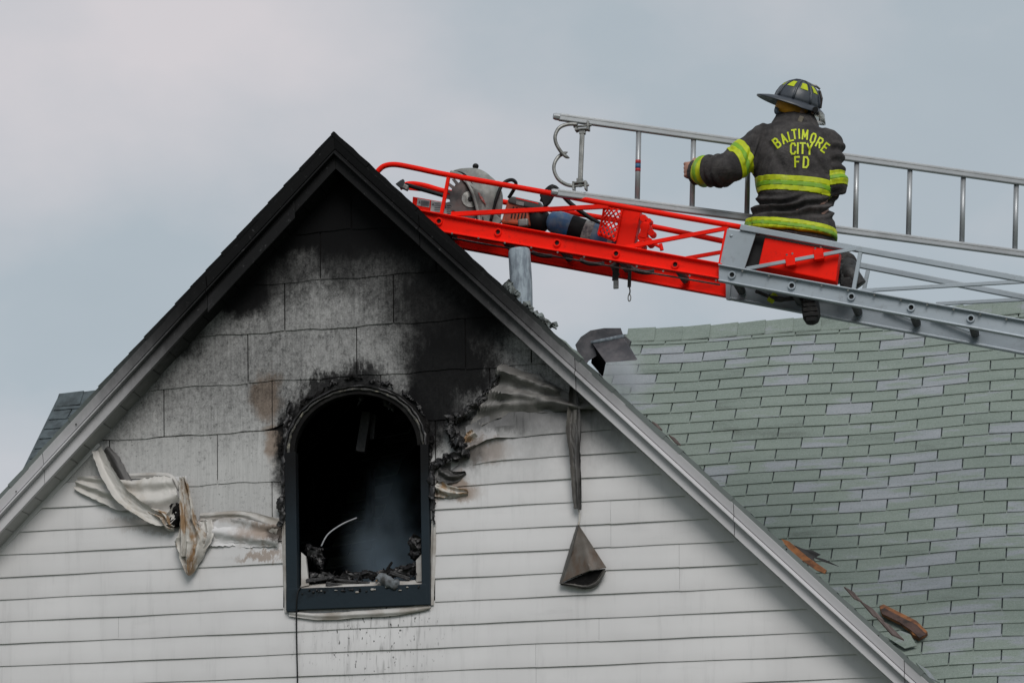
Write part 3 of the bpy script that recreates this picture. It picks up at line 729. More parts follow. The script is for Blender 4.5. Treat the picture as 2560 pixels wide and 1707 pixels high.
# lifted shingle scraps along the rake
m_scrap = simple('burnt_shingle', (.07, .045, .04), .9, 0, .2, 12, (.16, .12, .11), .4, 90)
for a, b, l_, h_, mt in [(1395, 842, 40, 10, m_roof), (1425, 868, 34, 12, m_roof), (1630, 1052, 26, 8, m_scrap), (1672, 1086, 30, 10, m_scrap), (2110, 1465, 46, 12, m_scrap), (2150, 1500, 60, 10, m_scrap), (2190, 1540, 70, 9, m_scrap), (2290, 1655, 60, 10, m_roof)]:
    mb = MB().prism([P(a, b, -.16), P(a + l_ * .5, b + l_ * .36 - h_ * .3, .0), P(a + l_, b + l_ * .82, .05), P(a + l_ * .55, b + l_ * .62, -.1)], (0, .006, -.008))
    part('lifted_shingle', mb, mt, groof)

# ---------------------------------------------------------------- aerial ladder
def painted(name, col, grime, amt=.5, rough=.38, metal=0.0):
    m = Mat(name, rough, metal, .5 if metal else .10); c = m.coord(house)
    a = m.noise(m.mapping(c, (1, 1, 1)), 2.1, 4, .6); b = m.noise(c, 26, 4, .7); st = m.noise(m.mapping(c, (3, 3, 60)), 1.0, 3, .6)
    col1 = m.mix(a.ss(.35, .7), col, tuple(q * .84 for q in col))
    ch = m.noise(m.mapping(c, (1.4, 1, 1), (2, 5, 1)), 60, 5, .8).ss(.66, .70); dk = m.noise(m.mapping(c, (1.2, 1, 4)), 3.5, 5, .7).ss(.54, .72)
    col1 = m.mix(b.ss(.55, .80) * amt + st.ss(.62, .8) * amt * .3 + dk * amt * .55, col1, grime)
    m.color(m.mix(ch * .7, col1, tuple(.5 * q + .10 for q in grime))); m.rough((b - .5) * .3 + rough); m.bump(b, .08, .003); return m.m
m_red = painted('red_paint', (.92, .014, .004), (.20, .012, .010), .55, .45)
m_gray = painted('gray_aluminium', (.33, .372, .41), (.14, .145, .15), .45, .42, .2)
m_silver = painted('bare_aluminium', (.38, .395, .41), (.17, .16, .155), .4, .4, .45)
m_rubber = simple('black_rubber', (.014, .014, .015), .6, 0, .2, 30, (.03, .03, .03), .5, 90)
m_steel = simple('dull_steel', (.30, .30, .29), .45, .6, .25, 20, (.14, .14, .13), .2, 60)
m_label = simple('label_white', (.50, .50, .50), .5)
m_ink = simple('label_ink', (.10, .10, .12), .6)
YN, YF = .55, .96
aer = thing('aerial_ladder', 'red and gray aerial ladder reaching over the roof from the right', 'ladder', P(1800, 720, (YN + YF) / 2))
def pl(p, q, px): return p[1] + (q[1] - p[1]) * (px - p[0]) / (q[0] - p[0])
def rail(name, mat, pa, pb, top_h, y, web=.012, lip=.028, ends=None):
    """C-section rail; pa, pb = top edge (px), top_h = height in px"""
    A_, B_ = P(*pa, y), P(*pb, y); A2, B2 = P(pa[0], pa[1] + top_h[0], y), P(pb[0], pb[1] + top_h[1], y)
    rings = []
    for t, b in ((A_, A2), (B_, B2)):
        d = t - b; yv = Vector((0, 1, 0))
        e0 = d * .09; e1 = d * .13
        rings.append([b - yv * lip, b, b + yv * .012, t + yv * .012, t, t - yv * lip, t - e0 - yv * lip, t - e1 - yv * .004, b + e1 - yv * .004, b + e0 - yv * lip])
    return part(name, MB().loft(rings), mat, aer, bevel=.003)
# near and far base rails of the red tip section
rail('base_rail', m_red, (1040, 524), (1806, 660.5), (48, 40), YN + .012)
rail('base_rail', m_red, (1066, 555), (1822, 697), (52, 49), YF)
# gray section
rail('base_rail', m_gray, (1797, 662), (3600, 991.5), (43, 48), YN - .02)
rail('base_rail', m_gray, (1818, 697), (3600, 1024), (52, 57), YF - .03)
part('rail_end_plate', MB().prism([P(1814, 698, YF - .06), P(1828, 700, YF - .06), P(1824, 749, YF - .06), P(1815, 747, YF - .06)], (0, .03, 0)), m_gray, aer)
# rungs with open ends
holes = [(1098 + k * 147.6, 554 + k * 27.0) for k in range(0, 17)]
for k, (a, b) in enumerate(holes):
    gray = a > 1800; yn = YN - .02 - .034 if gray else YN + .012 - .034
    if gray: a, b = 1830.5 + (k - 5) * 149.2, 688 + (k - 5) * 27.2
    yn += .028
    c0 = P(a, b, yn); c1 = Vector((c0.x, YF - .02, c0.z)); n = 16
    ring = []
    for rr_, yy in ((.0215, c1.y), (.0215, yn - .012), (.0140, yn - .012), (.0140, yn + .004)):
        ring.append([Vector((c0.x + rr_ * math.cos(2 * math.pi * q / n), yy, c0.z + rr_ * math.sin(2 * math.pi * q / n))) for q in range(n)])
    ru = part('rung', MB().loft(ring), m_gray if gray else m_red, aer, auto=40)
    part('rung_bore_shade', MB().tube([(c0.x, yn + .0035, c0.z), (c0.x, yn + .001, c0.z)], .0128, 12), m_black, ru)  # black disc paints the shade inside the rung's open bore
    part('rung_tread', MB().tube([(c0.x, YN + .06, c0.z), (c0.x, YF - .07, c0.z)], .024, 10), m_rubber, ru)
    q0 = Vector((c0.x - .05, YN + .05, c0.z - .004)); part('rung_brace', MB().bar(q0, Vector((c0.x, YN + .16, c0.z)), .012, .012, (0, 0, 1)), m_steel, ru)
for k in range(24):                                        # bolts and a wire rope along the near rail
    a = 1130 + k * 66; gray = a > 1800
    yb = YN - .046 if gray else YN - .014
    bb = (662 + (a - 1797) * .1828 + 4.5) if gray else (524 + (a - 1040) * .1782 + 43.5)
    part('rail_bolt', MB().tube([P(a, bb, yb - .005), P(a, bb, yb + .004)], .0058, 6), m_steel, aer)
part('wire_rope', MB().tube([P(1130, 596, YN + .10), P(1500, 661, YN + .10), P(1800, 712, YN + .10)], .005, 6), m_steel, aer, smooth=True)
# handrails
def prail(name, mat, pts, y, r, flat=1.0):
    return part(name, MB().tube(smooth_path([P(a, b, y) for a, b in pts], 6) if len(pts) > 2 else [P(a, b, y) for a, b in pts], r, 10, flat=flat), mat, aer, smooth=True)
prail('handrail', m_red, [(938, 440), (946, 427), (962, 415), (990, 412), (1040, 421), (1122, 438), (1374, 483), (1518, 510), (1851, 568)], YN + .02, .0158)
prail('handrail', m_red, [(1000, 470), (1022, 460), (1060, 464), (1128, 482), (1300, 512), (1483, 541), (1628, 566), (1822, 606)], YF, .0158)
part('handrail', MB().bar(P(1851, 569, YN), P(3600, 890, YN), .028, .034), m_gray, aer, bevel=.004)
part('handrail', MB().bar(P(1960, 626, YF - .02), P(3600, 946, YF - .02), .026, .032), m_gray, aer, bevel=.004)
def bar2(name, mat, a, b, y, w=.02, h=.02): return part(name, MB().bar(P(*a, y), P(*b, y), w, h), mat, aer, bevel=.002)
for nm, mt, a, b, y, w, h in [
    ('post', m_red, (1122, 440), (1104, 534), YN + .02, .018, .020), ('brace', m_red, (1128, 536), (1522, 516), YN + .02, .018, .025),
    ('brace', m_red, (1562, 619), (1816, 571), YN + .02, .016, .023), ('brace', m_red, (1715, 646), (1812, 629), YF, .016, .021),
    ('post', m_red, (1818, 566), (1800, 662), YN + .02, .018, .020), ('brace', m_red, (1128, 484), (1010, 470), YF, .014, .016),
    ('post', m_gray, (2152, 626), (2134, 724), YN, .022, .022), ('post', m_gray, (2170, 676), (2160, 724), YF - .02, .020, .022),
    ('brace', m_gray, (1866, 672), (2140, 622), YN - .028, .014, .020), ('brace', m_gray, (2150, 727), (2590, 702), YN, .018, .020),
    ('brace', m_gray, (2340, 760), (2640, 744), YF - .02, .018, .020), ('brace', m_gray, (2210, 772), (2300, 806), YF - .06, .014, .014),
    ('brace', m_gray, (2330, 792), (2450, 838), YF - .06, .014, .014)]:
    bar2(nm, mt, a, b, y, w, h)
part('corner_plate', MB().prism([P(1818, 572, YN), P(1890, 584, YN), P(1861, 672, YN), P(1799, 662, YN)], (0, .012, 0)), m_gray, aer, bevel=.002)
part('plate_bolt', MB().ball(P(1828, 589, YN - .002), (.009, .005, .009), nu=10, nv=6), m_gray, aer)
# red step box on the gray section with two clamps over the brace
bx = part('step_box', MB().prism([P(1912, 594, YN + .01), P(2099, 627, YN + .01), P(2089, 704, YN + .01), P(1896, 664, YN + .01)], (0, .10, 0)), m_red, aer, bevel=.006)
part('box_lip', MB().prism([P(1896, 664, YN + .012), P(2089, 704, YN + .012), P(2080, 716, YN + .05), P(1890, 676, YN + .05)], (0, .05, -.004)), m_red, bx)
for cx, cy in ((1975, 652), (2046, 636)):
    cl = part('clamp', MB().prism([P(cx - 13, cy - 12, YN - .04), P(cx + 11, cy - 16, YN - .04), P(cx + 14, cy + 10, YN - .04), P(cx - 10, cy + 14, YN - .04)], (0, .045, 0)), m_red, bx, bevel=.003)
    for dx, dy in ((-8, -15), (6, -18), (-4, 12), (9, 9)):
        part('bolt', MB().tube([P(cx + dx, cy + dy, YN + .01), P(cx + dx, cy + dy, YN - .012)], .006, 8), m_steel, cl, smooth=False)
part('gap_plate', MB().prism([P(1888, 588, YN + .06), P(1915, 592, YN + .06), P(1892, 680, YN + .06), P(1862, 668, YN + .06)], (0, .02, 0)), m_black, aer)
part('back_plate', MB().prism([P(1898, 588, YN + .12), P(2100, 622, YN + .12), P(2092, 705, YN + .12), P(1880, 668, YN + .12)], (0, .01, 0)), m_black, aer)
# warning labels on a small red plate at the tip
lp = part('label_plate', MB().prism([P(1032, 492, YF - .06), P(1140, 511, YF - .06), P(1136, 545, YF - .06), P(1030, 530, YF - .06)], (0, .01, 0)), m_red, aer)
for a, b, c, d in [(1044, 496, 1075, 517), (1078, 501, 1104, 533), (1109, 508, 1130, 536)]:
    sl = .176 * (c - a)
    lb = part('warning_label', MB().prism([P(a, b, YF - .062), P(c, b + sl, YF - .062), P(c - 2, d + 2, YF - .062), P(a - 2, d - sl + 2, YF - .062)], (0, .001, 0)), m_label, lp)
    for q in range(5):
        yy = lerp(b + 4, d - sl - 1, q / 4.0); part('text_line', MB().prism([P(a + 8, yy + 2, YF - .064), P(c - 3, yy + sl - 2, YF - .064), P(c - 3, yy + sl - .6, YF - .064), P(a + 8, yy + 3.4, YF - .064)], (0, .0006, 0)), m_ink, lb)
    part('hazard_mark', MB().prism([P(a + 2, b + 12, YF - .064), P(a + 5, b + 5, YF - .064), P(a + 7, b + 13, YF - .064)], (0, .0006, 0)), m_ink, lb)
# monitor bracket: perforated guard, block, valve body and knob
br = part('monitor_bracket', MB().prism([P(1556, 520, .68), P(1602, 526, .68), P(1582, 622, .68), P(1538, 614, .68)], (0, .09, 0)), m_red, aer, bevel=.008)
pm = MB(); nu_, nv_ = 9, 13                                  # expanded-metal guard as a real lattice of bars
def gp(u, v):
    l_ = P(lerp(1510, 1496, v ** 1.3), lerp(522, 586, v), .66); r_ = P(lerp(1556, 1538, v), lerp(522, 602, v), .66)
    return lerp(l_, r_, u) + Vector((0, -.03 * math.sin(math.pi * min(1, max(0, u))), 0))
for i in range(4):
    for j in range(5):
        u0, v0, u1, v1 = i / 4, j / 5, (i + 1) / 4, (j + 1) / 5; um, vm = (u0 + u1) / 2, (v0 + v1) / 2
        for a, b in (((u0, vm), (um, v0)), ((um, v0), (u1, vm)), ((u1, vm), (um, v1)), ((um, v1), (u0, vm))):
            pm.bar(gp(*a), gp(*b), .006, .0085, (0, 1, 0))
for a, b in (((0, 0), (1, 0)), ((0, 1), (1, 1))): pm.bar(gp(*a), gp(*b), .012, .014)
for v in range(5): pm.bar(gp(0, v / 5), gp(0, (v + 1) / 5), .012, .012); pm.bar(gp(1, v / 5), gp(1, (v + 1) / 5), .01, .01)
part('guard_mesh', pm, m_red, br)
for a, b, r_, l_ in [(1608, 545, .022, .05), (1622, 552, .016, .05), (1612, 566, .030, .08), (1628, 582, .020, .06), (1606, 592, .030, .09), (1622, 604, .024, .07), (1600, 612, .026, .08)]:
    q = P(a, b, .68); part('valve_body', MB().tube([q, q + Vector((0, l_ * .3, 0)), q + Vector((.004, l_, 0))], [r_, r_ * .9, r_], 9), m_red, br, bevel=.003)
part('valve_body', MB().box(P(1612, 578, .70), (.045, .05, .09), Matrix.Rotation(rad(14), 3, 'Y')), m_red, br, bevel=.005)
part('drain_knob', MB().tube([P(1630, 608, .69), P(1652, 618, .69)], .009, 8).tube([P(1651, 610, .69), P(1655, 626, .69)], .011, 8), m_red, br, auto=40)
part('brass_port', MB().tube([P(1609, 609, .655), P(1609, 609, .66)], .012, 10), m_steel, br)
# hoses and cable runs under the tip section
for pts, r_ in (([(1205, 596), (1225, 606), (1260, 610), (1300, 622)], .012), ([(1330, 646), (1345, 652), (1362, 655), (1380, 655)], .012), ([(1450, 664), (1468, 673), (1490, 675), (1510, 674)], .012), ([(1570, 680), (1590, 691), (1615, 696), (1635, 694)], .014)):
    part('hydraulic_hose', MB().tube(smooth_path([P(a, b - 15, .76) for a, b in pts]), r_, 8), m_rubber, aer, smooth=True)

# ---------------------------------------------------------------- hooked roof ladder standing on edge on the handrail
def yl(px): return .50 + (px - 1380) * .00093
rl = thing('roof_ladder', 'bare aluminium ladder with curled roof hooks held on edge', 'ladder', P(1700, 520, yl(1700)))
def R_(px, py): return P(px, py, yl(px))
tr = lambda px: 291 + (px - 1383) * .1395
brl = lambda px: 480 + (px - 1378) * .1312
for nm, f, x0 in (('side_rail', tr, 1383), ('side_rail', brl, 1378)):
    rr = part(nm, MB().bar(R_(x0 + 14, f(x0 + 14)), R_(3230, f(3230)), .030, .042), m_silver, rl, bevel=.006)
    part('rail_groove', MB().bar(R_(x0 + 20, f(x0 + 20)) + Vector((0, -.016, .006)), R_(3225, f(3225)) + Vector((0, -.016, .006)), .004, .003), m_steel, rr)
    part('end_cap', MB().tube([R_(x0, f(x0)) , R_(x0 + 6, f(x0 + 6)), R_(x0 + 16, f(x0 + 16))], [.016, .021, .021], 8), m_silver, rr, bevel=.002)
for k, px in enumerate((1595, 1732, 1869, 2005, 2140, 2273, 2406.5, 2539, 2671, 2802, 2932, 3061, 3189)):
    a, b = R_(px + 2, tr(px)), R_(px - 2, brl(px))
    ru = part('rung', MB().tube([a, b], .0155, 14), m_silver, rl, smooth=True)
    if k == 0:
        for t0, t1, col in ((.43, .475, (.45, .02, .03)), (.475, .54, (.03, .12, .25)), (.54, .58, (.45, .02, .03))):
            part('tape_band', MB().tube([lerp(a, b, t0), lerp(a, b, t1)], .0162, 14), simple('tape', col, .5), ru, smooth=True)
hp, hq = R_(1456, tr(1456) + 22), R_(1450, brl(1450) - 22)
part('hook_bar', MB().bar(hp, hq, .026, .026), m_steel, rl, bevel=.006)
for (cx, cy), s_ in (((1456, 317), 1), ((1450, 466), -1)):
    q = R_(cx, cy)
    part('hook_bracket', MB().box(q + Vector((-.035, 0, 0)), (.012, .05, .05)).box(q + Vector((.035, 0, 0)), (.012, .05, .05)).box(q + Vector((0, .0, -.018 * s_)), (.08, .045, .010)).tube([q + Vector((-.05, -.01, 0)), q + Vector((.055, -.01, 0))], .007, 8).box(q + Vector((0, 0, -.032 * s_)), (.035, .03, .024)), m_steel, rl, bevel=.002)
h1 = [(1444, 313), (1420, 313), (1399, 322), (1389, 342), (1392, 362), (1404, 382), (1416, 393), (1425, 397)]
h2 = [(1438, 465), (1414, 460), (1394, 446), (1384, 424), (1386, 405), (1396, 390), (1408, 383), (1418, 379)]
for h, dy in ((h1, -.012), (h2, .012)):
    pts = smooth_path([R_(a, b) + Vector((0, dy, 0)) for a, b in h], 6); m = len(pts)
    part('roof_hook', MB().tube(pts, [.0105 if i < m - 6 else .0105 * (m - i) / 7 + .001 for i in range(m)], 10), m_steel, rl, smooth=True)

# ---------------------------------------------------------------- tools lying between the rails
m_guard = simple('dusty_cast_grey', (.30, .315, .30), .6, .1, .25, 14, (.17, .175, .165), .3, 50)
m_orange = simple('worn_orange', (.52, .085, .03), .5, 0, .2, 14, (.20, .05, .03), .2, 50)
m_blade = simple('blade_steel', (.030, .028, .030), .6, 0, .2, 18, (.09, .06, .055), .2, 80)
saw = thing('circular_saw', 'dusty gas rescue saw with toothed blade, gray guard and orange engine', 'saw', P(1200, 560, .76))
bc = P(1174, 500, .70); bax = Vector((.42, -.90, .10)).normalized()
bu = Vector((0, 0, 1)); bu = (bu - bax * bu.dot(bax)).normalized(); bv = bax.cross(bu)
def BP(r_, a, d=0.0): return bc + (bu * math.cos(a) + bv * math.sin(a)) * r_ + bax * d
NT = 22; ring = []
for k in range(NT):
    a0 = 2 * math.pi * k / NT; st = 2 * math.pi / NT
    ring += [(a0, .116), (a0 + st * .12, .148), (a0 + st * .50, .156), (a0 + st * .58, .120)]
bl = MB(); bl.prism([BP(r_, a, .0) for a, r_ in ring], bax * .004)
blade = part('blade', bl, m_blade, saw)
part('flange', MB().tube([BP(0, 0, .003), BP(0, 0, .010)], [.052, .048], 28), m_steel, blade, auto=30)
part('arbor_bolt', MB().tube([BP(0, 0, .010), BP(0, 0, .022)], .013, 6), m_black, blade)
edge = [(1127, 431), (1148, 436), (1164, 450), (1179, 476), (1190, 508), (1197, 540), (1200, 566)]
outl = [(1230, 566), (1239, 520), (1242, 476), (1232, 450), (1216, 432), (1190, 421), (1156, 421), (1134, 426)]
gy = lambda a, b: .655 + .0006 * abs(a - 1205) + .0002 * abs(b - 490)
fr = smooth_path([P(a, b, gy(a, b)) for a, b in edge], 4) + smooth_path([P(a, b, gy(a, b) + .015) for a, b in outl], 4)
cen = P(1212, 490, .655); gmb = MB(); n = len(fr)
mid = [lerp(p, cen, .35) + Vector((0, -.012, 0)) for p in fr]; bk = [p + Vector((.01, .11, 0)) for p in fr]
gmb.loft([[lerp(p, cen, .75) + Vector((0, -.014, 0)) for p in fr], mid, fr, bk], True)
gu = part('blade_guard', gmb, m_guard, saw, auto=50)
rimp = smooth_path([P(a, b, gy(a, b) - .002) for a, b in edge], 4)
part('guard_rim', MB().tube(rimp, .011, 8), m_guard, gu, smooth=True)
part('guard_stripe', MB().tube([p + Vector((.022, -.004, .004)) for p in rimp], .004, 6), m_black, gu, smooth=True)
part('guard_decal', MB().tube([P(1196, 482, .645), P(1206, 500, .642), P(1214, 512, .642)], [.004, .009, .003], 6), simple('faded_red', (.45, .05, .04), .6, 0, .2, 40, (.25, .2, .18)), gu, smooth=True)
part('guard_knob', MB().ball(P(1189, 416, .74), (.019, .02, .016), nu=10, nv=7).tube([P(1189, 424, .74), P(1188, 432, .745)], .01, 8), m_black, gu, smooth=True)
part('cutting_arm', MB().bar(P(1205, 520, .70), P(1250, 560, .72), .03, .05).bar(P(1218, 545, .70), P(1248, 478, .72), .018, .03), m_guard, saw, bevel=.005)
part('front_handle', MB().tube(smooth_path([P(1226, 552, .69), P(1240, 500, .69), P(1256, 462, .70), P(1278, 450, .74), P(1290, 462, .82), P(1272, 495, .86)]), .0105, 10), m_black, saw, smooth=True)
en = part('engine_cover', MB().prism([P(1270, 494, .68), P(1316, 502, .68), P(1326, 565, .68), P(1251, 558, .68)], (.0, .13, 0)), m_orange, saw, bevel=.012)
part('top_cover', MB().prism([P(1268, 500, .67), P(1280, 490, .67), P(1352, 506, .67), P(1362, 524, .67), P(1330, 522, .67), P(1272, 508, .67)], (0, .15, 0)), simple('grey_cover', (.07, .075, .075), .55), saw, bevel=.008)
part('badge', MB().prism([P(1291, 502, .668), P(1310, 506, .668), P(1309, 515, .668), P(1290, 511, .668)], (0, .003, 0)), m_steel, saw)
part('cover_line', MB().prism([P(1290, 494, .668), P(1346, 508, .668), P(1346, 510, .668), P(1290, 496, .668)], (0, .002, 0)), m_red, saw)
for k in range(5):
    a = 1281 + k * 8.2; part('cooling_slot', MB().bar(P(a + 3, 517 + k * 1.4, .677), P(a - 3, 545 + k * 1.4, .677), .006, .007), m_black, en)
part('muffler', MB().box(P(1308, 558, .665), (.06, .03, .045)), m_steel, saw, bevel=.008)
part('rear_body', MB().ball(P(1345, 552, .75), (.075, .07, .075), nu=14, nv=9).ball(P(1330, 530, .75), (.05, .07, .05)), m_black, saw, smooth=True)
part('rear_handle', MB().tube(smooth_path([P(1356, 505, .73), P(1366, 480, .73), P(1385, 468, .73), P(1402, 484, .74), P(1430, 512, .75), P(1475, 545, .76), P(1520, 570, .77)]), [.018] * 12 + [.013] * 19 + [.012] * 6, 10), m_black, saw, smooth=True)
part('handle_guard', MB().prism([P(1348, 486, .70), P(1378, 464, .70), P(1392, 474, .70), P(1374, 506, .70), P(1360, 520, .70)], (0, .03, 0)), m_black, saw, bevel=.006)
# air cylinder
m_blue = simple('worn_blue_paint', (.035, .14, .33), .4, 0, .2, 16, (.16, .22, .28), .2, 40)
cyl = thing('air_cylinder', 'scuffed blue breathing air cylinder with black band and pale label', 'cylinder', P(1450, 590, .74))
ca_, cb_ = P(1366, 548, .74), P(1552, 612, .80); cd = (cb_ - ca_)
def seg(t0, t1, r0, r1=None, n=24): return MB().tube([ca_ + cd * t0, ca_ + cd * t1], [r0, r1 if r1 else r0], n)
body = MB().tube([ca_ + cd * t for t in (-.0, .02, .06, .12, .2, .9, .96, 1.0)], [.012, .036, .056, .067, .070, .070, .055, .02], 24)
bo = part('tank_body', body, m_blue, cyl, auto=50)
part('black_band', seg(.32, .50, .0712), m_black, bo, auto=40)
part('paper_label', seg(.50, .62, .0713), simple('scuffed_label', (.36, .35, .33), .7, 0, .25, 40, (.10, .10, .12)), bo, auto=40)
part('paper_label', seg(.84, .90, .0713), m_label, bo, auto=40)
part('valve', MB().tube([ca_ - cd * .07, ca_ + cd * .01], [.02, .016], 12), m_steel, bo, auto=40)
# axe with pike
ax = thing('flat_axe', 'gray headed axe with black shaft beyond the saw blade', 'axe', P(1060, 470, .84))
part('shaft', MB().tube([P(1014, 462, .84), P(1160, 504, .84)], .0125, 10), m_black, ax, smooth=True)
part('axe_head', MB().prism([P(988, 460, .83), P(1000, 451, .83), P(1008, 447, .83), P(1010, 458, .83), P(1022, 463, .83), P(1016, 476, .83), P(1008, 472, .83), P(998, 468, .83)], (0, .03, 0)), simple('axe_steel', (.04, .044, .048), .6, 0, spec=.2), ax, bevel=.003)
part('axe_collar', MB().box(P(1015, 469, .835), (.032, .035, .026), Matrix.Rotation(rad(30), 3, 'Y')), m_steel, ax, bevel=.004)
# straps
s1 = thing('strap', 'short black strap with square steel buckle hanging under red rail', 'strap', P(1540, 650, .70))
part('webbing', MB().bar(P(1541, 655, .70), P(1538, 702, .70), .012, .036, (0, 1, 0)).bar(P(1530, 660, .70), P(1544, 690, .70), .016, .03), m_rubber, s1, bevel=.002)
part('buckle', MB().bar(P(1540, 700, .70), P(1540, 722, .70), .012, .030, (0, 1, 0)), m_steel, s1, bevel=.003)
s2 = thing('lanyard', 'narrow black lanyard ending in a small snap hook below red rail', 'strap', P(1574, 660, .68))
part('webbing', MB().bar(P(1575, 660, .68), P(1573, 718, .68), .010, .020, (0, 1, 0)), m_rubber, s2, bevel=.002)
part('cord', MB().tube(smooth_path([P(1573, 716, .68), P(1575, 728, .68), P(1573, 738, .68)]), .004, 6), m_rubber, s2, smooth=True)
part('snap_hook', MB().tube(smooth_path([P(1573, 734, .68), P(1570.5, 742, .68), P(1571, 751, .68), P(1575, 752, .68), P(1577, 743, .68), P(1574, 735, .68)]), .0032, 6), m_steel, s2, smooth=True)

# ---------------------------------------------------------------- things hanging from or lying on the house
mt_ = thing('melted_trim', 'sooty melted trim strip hanging with a folded triangular sheet below', 'trim strip', P(1440, 1010, -.06))
def ribbon2(name, pts, widths, mat, amp, folds, curl, ph=0.0, thick=.002):
    return ribbon(name, pts, widths, mat, amp, folds, curl=curl, parent=mt_, ph=ph, thick=thick)
m_trimgrey = scorched('grey_scorched', (.085, .08, .076), (.014, .013, .013), (.17, .16, .145), 10, (.48, .70))
ribbon2('channel_strip', [(1438, 968, .05), (1434, 1030, .06), (1432, 1080, .065), (1440, 1140, .065), (1442, 1200, .06), (1446, 1272, .05)], [22, 24, 26, 27, 26, 24, 20], m_trimgrey, .007, 1.4, -1.1)
ribbon2('channel_strip', [(1442, 974, .07), (1447, 1040, .075), (1446, 1090, .085), (1444, 1140, .085), (1448, 1200, .08), (1450, 1274, .07)], [4, 10, 14, 12, 13, 9], m_scorch_dark, .005, 1.0, -.8, 1.0)
part('thread', MB().tube(smooth_path([P(1446, 1270, -.055), P(1449, 1292, -.05), P(1446, 1312, -.055)]), .005, 6), m_scorch, mt_, smooth=True)
tri = MB()
tp, tl, trr, tb = P(1446, 1310, -.055), P(1400, 1458, -.055), P(1516, 1418, -.075), P(1478, 1440, -.10)
rows = []
for j in range(13):
    v = j / 12; row = []
    for i in range(13):
        u = i / 12; a = lerp(tp, tl, v); b = lerp(tp, trr, v); q = lerp(a, b, u)
        q = q + Vector((0, -.010 * math.sin(math.pi * u) * v - .016 * math.exp(-((u - .66) / .06) ** 2) * max(0, v - .45) * 2 + .010 * math.exp(-((v - .48) / .03) ** 2), .012 * math.sin(math.pi * u) * v * v)) + Vector((0, .006 * nz((u * 3, v * 3, 2)), 0))
        row.append(q)
    rows.append(row)
part('folded_sheet', tri.sheet(rows, (0, .003, 0)), scorched('brown_sheet', (.105, .090, .078), (.022, .021, .020), (.085, .054, .036), 9, (.40, .60)), mt_, auto=60)
part('sheet_inside', MB().prism([P(1404, 1458, -.05), P(1474, 1428, -.05), P(1514, 1420, -.05), P(1496, 1450, -.05), P(1462, 1462, -.05)], (0, .004, 0)), m_char, mt_)
ribbon2('sheet_hem', [(1401, 1459, .055), (1430, 1462, .06), (1465, 1466, .06), (1490, 1456, .06), (1512, 1424, .07)], [6, 9, 12, 12, 6], m_trimgrey, .008, 1.4, .5)
ribbon2('sheet_edge', [(1444, 1312, .06), (1425, 1380, .065), (1402, 1458, .06)], [5, 9, 9], m_trimgrey, .002, 1.0, .2)
co = MB().tube(smooth_path([P(752, 1468, -.06), P(745, 1478, -.066), P(742, 1500, -.066), P(741, 1540, -.052), P(742, 1620, -.04), P(744, 1720, -.04), P(745, 1900, -.04)]), .0042, 6)
solo('cable', co, m_black, 'thin black cable hanging from left corner of arched window', 'cable', P(742, 1500, -.06), smooth=True)
m_wood = simple('split_wood', (.30, .115, .035), .7, 0, .2, 14, (.075, .03, .018), .4, 60, stretch=(1, 1, 2))
m_woodtop = simple('burnt_wood_top', (.085, .045, .035), .75, 0, .2, 14, (.02, .014, .012), .4, 60)
def edgepoly(pts, th, y=.05): return MB().prism([P(a, b, y + .25 * dh) for a, b, dh in pts], (0, th, 0))
def roofpoly(pts, h, th): return MB().prism([on_roof(a, b, h + dh) for a, b, dh in pts], Vector((0, -sm, cm)) * th)
w2 = solo('wood_scrap', roofpoly([(2199, 1523, .02), (2210, 1519, .02), (2260, 1544, .02), (2292, 1560, .02), (2320, 1588, .02), (2298, 1602, .02), (2282, 1594, .02), (2274, 1580, .02), (2250, 1562, .02), (2205, 1540, .02)], .0, .03), m_wood, 'paddle shaped splintered board lying alone on green shingles', 'wood scrap', on_roof(2260, 1560, .02), bevel=.003)
part('burnt_face', roofpoly([(2203, 1523, .052), (2211, 1520, .052), (2260, 1546, .052), (2292, 1562, .052), (2316, 1586, .052), (2298, 1594, .052), (2278, 1576, .052), (2250, 1556, .052), (2205, 1534, .052)], .0, .004), m_woodtop, w2)
solo('wood_splinter', edgepoly([(1953, 1346, .16), (1972, 1352, .15), (2020, 1392, .13), (2066, 1424, .11), (2062, 1433, .11), (2040, 1424, .12), (2000, 1396, .14), (1966, 1366, .15)], .03), m_wood, 'thin orange splinter of wood lodged along the right rake edge', 'wood scrap', P(2010, 1390, .05))
ts = MB(); tsp = [P(a, b, .05 + .25 * h) for a, b, h in [(1985, 1362, .16), (2008, 1372, .18), (2032, 1376, .19), (2052, 1386, .18), (2040, 1392, .17), (2062, 1398, .16), (2098, 1416, .14), (2060, 1404, .15), (2034, 1394, .16), (2042, 1412, .13), (2012, 1390, .15)]]
solo('tar_paper_shard', ts.prism(tsp, (0, .004, .002)), m_black, 'torn black tar paper shard sticking out beside the orange splinter', 'debris', P(2030, 1390, .05))
solo('loose_shingle', roofpoly([(2215, 1592, .03), (2250, 1576, .05), (2276, 1586, .05), (2292, 1614, .03), (2262, 1621, .03)], 0, .005), m_roof, 'loose torn green shingle lying flat below the paddle shaped board', 'shingle', on_roof(2255, 1600, .03))

